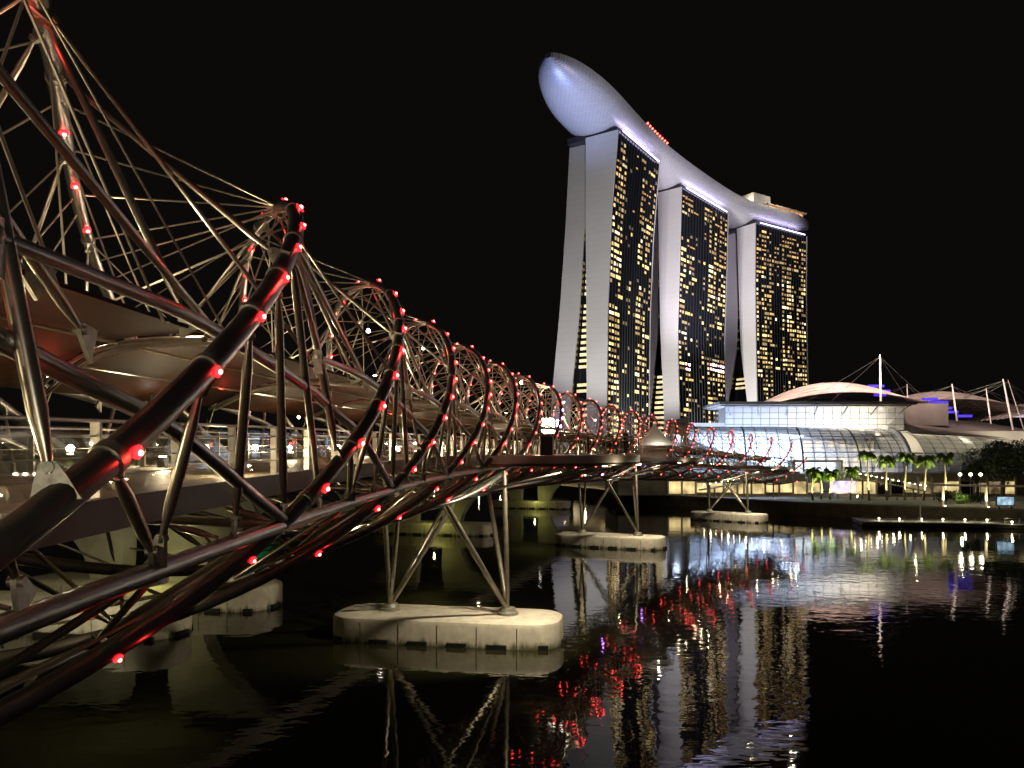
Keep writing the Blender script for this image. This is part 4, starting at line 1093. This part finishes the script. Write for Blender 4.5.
# ------------------------------------------------------------------ things and people on the footbridge
tp = PL(111, 8.0, DK + .02)
tn = thing('canvas_tent', tp, 'cream pointed canvas tent standing on the second viewing pod', 'tent')
rows = []
for u in (0, .12, .3, .5, .7, .88, 1.0):
    w_ = 2.1*(1-u)**1.7 + .03; z = 2.0 + 3.0*u; rows.append([tp + Vector((sx*w_, sy*w_, z)) for sx, sy in ((-1, -1), (0, -1.0), (1, -1), (1, 0), (1, 1), (0, 1), (-1, 1), (-1, 0))])
rows = [[p - Vector((0, 0, .35)) for p in rows[0]]] + rows
MB().grid(rows, 0, True).build('tent_roof', 'canvas', tn, smooth=False)
for sx in (-1, 1):
    for sy in (-1, 1): MB().tube([tp + Vector((sx*2.03, sy*2.03, 0)), tp + Vector((sx*2.03, sy*2.03, 2.2))], .05, 6).build('tent_pole', 'white_paint', tn)
MB().box(tp + Vector((0, 2.0, 1.1)), (3.9, .05, 2.1)).build('tent_wall', 'canvas', tn)
lamp('POINT', 'tent_light', tp + Vector((0, -3.2, 2.0)), 95, (1, .92, .80), shadow_soft_size=.15)
bp_ = PL(50.2, 7.6, DK + .02)
bn = thing('litter_bin', bp_, 'dark box shaped bin at the near end of the first viewing pod', 'bin')
MB().box(bp_ + Vector((0, 0, .58)), (.85, .6, 1.16), .1).build('bin_body', 'dark_metal', bn); MB().box(bp_ + Vector((0, 0, 1.22)), (.95, .7, .1), .1).build('bin_lid', 'dark_metal', bn)

def skin_mesh(joints, edges, name, mat, parent, levels=2):
    me = bpy.data.meshes.new(name); me.from_pydata([j[0] for j in joints], edges, [])
    o = bpy.data.objects.new(name, me); col.objects.link(o)
    md = o.modifiers.new('skin', 'SKIN'); md.use_smooth_shade = True
    for i, v in enumerate(me.skin_vertices[0].data): v.radius = joints[i][1]; v.use_root = (i == 0)
    o.modifiers.new('sub', 'SUBSURF').levels = levels; o.modifiers['sub'].render_levels = levels
    dg = bpy.context.evaluated_depsgraph_get(); dg.update()
    nm = bpy.data.meshes.new_from_object(o.evaluated_get(dg)); bpy.data.objects.remove(o)
    for p in nm.polygons: p.use_smooth = True
    nm.materials.clear(); nm.materials.append(MATS[mat]); nm.name = name
    r = bpy.data.objects.new(name, nm); col.objects.link(r); r.parent = parent; return r
def person(p, rz, label, shirt, trousers, h=1.72, stride=.06, group='people on the footbridge', arm=.0):
    k = h/1.72; t = thing('person', p, label, 'person', group); t.rotation_euler = (0, 0, rz)
    def v(x, y, z): return (x*k, y*k, z*k)
    J = [(v(0, 0, .96), (.14*k, .10*k)), (v(0, .01, 1.15), (.13*k, .095*k)), (v(0, .0, 1.36), (.155*k, .105*k)), (v(0, 0, 1.47), (.06*k, .055*k)), (v(0, -.01, 1.55), (.075*k, .085*k)), (v(0, -.015, 1.66), (.075*k, .09*k))]
    E = [(0, 1), (1, 2), (2, 3), (3, 4), (4, 5)]
    for e in (-1, 1):
        i = len(J)
        J += [(v(.185*e, 0, 1.40), (.055*k, .055*k)), (v(.235*e, .03, 1.14), (.042*k, .042*k)), (v(.225*e, -.08 - arm, .93 + arm*.7), (.03*k, .03*k)), (v(.22*e, -.11 - arm, .84 + arm*.8), (.022*k, .038*k))]
        E += [(2, i), (i, i+1), (i+1, i+2), (i+2, i+3)]
        i = len(J)
        J += [(v(.095*e, 0, .86), (.085*k, .09*k)), (v(.105*e, -.02 - stride*e, .49), (.058*k, .06*k)), (v(.105*e, .03 - stride*e*1.2, .09), (.04*k, .042*k)), (v(.115*e, -.13 - stride*e*1.2, .04), (.036*k, .03*k))]
        E += [(0, i), (i, i+1), (i+1, i+2), (i+2, i+3)]
    skin_mesh(J, E, 'body', 'skin', t)
    g = 1.16
    S = [(v(0, 0, .90), (.155*k*1.05, .12*k)), (v(0, .01, 1.15), (.145*k, .115*k)), (v(0, .0, 1.36), (.165*k, .12*k)), (v(0, 0, 1.45), (.085*k, .08*k))]
    SE = [(0, 1), (1, 2), (2, 3)]
    for e in (-1, 1):
        i = len(S); S += [(v(.185*e, 0, 1.40), (.068*k, .068*k)), (v(.225*e, .02, 1.19), (.06*k, .06*k))]; SE += [(2, i), (i, i+1)]
    skin_mesh(S, SE, 'shirt', shirt, t)
    T = [(v(0, 0, .95), (.15*k, .115*k))]; TE = []
    for e in (-1, 1):
        i = len(T); T += [(v(.095*e, 0, .84), (.098*k, .102*k)), (v(.105*e, -.02 - stride*e, .49), (.072*k, .074*k)), (v(.105*e, .03 - stride*e*1.2, .10), (.06*k, .06*k))]; TE += [(0, i), (i, i+1), (i+1, i+2)]
    skin_mesh(T, TE, 'trousers', trousers, t)
    skin_mesh([(v(0, .012, 1.60), (.085*k, .088*k)), (v(0, .008, 1.685), (.082*k, .092*k))], [(0, 1)], 'hair', 'hair', t)
    f = MB()
    f.ball(v(.032, -.098, 1.625), .012*k, 0, 6, 4); f.ball(v(-.032, -.098, 1.625), .012*k, 0, 6, 4); o = f.build('eyes', 'hair', t, world=False)
    f = MB().tube([v(0, -.095, 1.625), v(0, -.122, 1.585), v(0, -.098, 1.575)], [.008*k, .014*k, .010*k], 6); f.build('nose', 'skin', t, world=False)
    return t
sp_ = PL(36.2, -2.35, DK); person(sp_, R(200), 'person in a white shirt and dark trousers standing by the railing, seen from behind', 'shirt_white', 'cloth_dark')
person(PL(55.5, 12.4, DK + .02), R(120), 'person in dark clothes leaning near the railing of the first viewing pod', 'cloth_dark', 'cloth_dark', 1.74, .03, arm=.2)
person(PL(59.2, 9.4, DK + .02), R(60), 'person in a blue top on the first viewing pod, farther from its bin', 'cloth_blue', 'cloth_dark', 1.66, .05)
person(PL(160, 1.8, DK), R(30), 'person in dark clothes walking on the deck beneath the last red rings', 'cloth_dark', 'cloth_blue', 1.72, .14)
person(PL(185, 2.2, DK), R(20), 'person in dark clothes walking by the lamp at the end of the footbridge', 'cloth_dark', 'cloth_dark', 1.75, .14)
person(PL(43, -1.6, DK), R(-10), 'person in a pale top walking on the deck, past the white shirted one', 'shirt_white', 'cloth_blue', 1.68, .15)
# far tree floodlit in teal behind the road bridge
p = px(262, 215, z=PZ); leafy(p, 9.5, 4.6, 3.4, 1500, 'small tree floodlit in teal, far behind the white shirted person', 'tree', None, 21, size=.6)
lamp('SPOT', 'teal_flood', p + Vector((-2, -9, 4)), 26000, (.02, .75, .55), target=p + Vector((0, 0, 10)), spot_size=R(60), spot_blend=.6, shadow_soft_size=.3)

# strollers on the far promenade
for i, (x, Y, rz) in enumerate(((838, 190, 40), (858, 187, 200), (862, 188, 190), (897, 186, 90), (915, 190, 10), (934, 186, 260))):
    person(px(x, Y, z=PZ), R(rz), 'small figure strolling under the palms on the far promenade', rnd.choice(('shirt_white', 'cloth_blue', 'cloth_dark')), 'cloth_dark', 1.62 + .04*i, .13, 'people strolling under the palms')
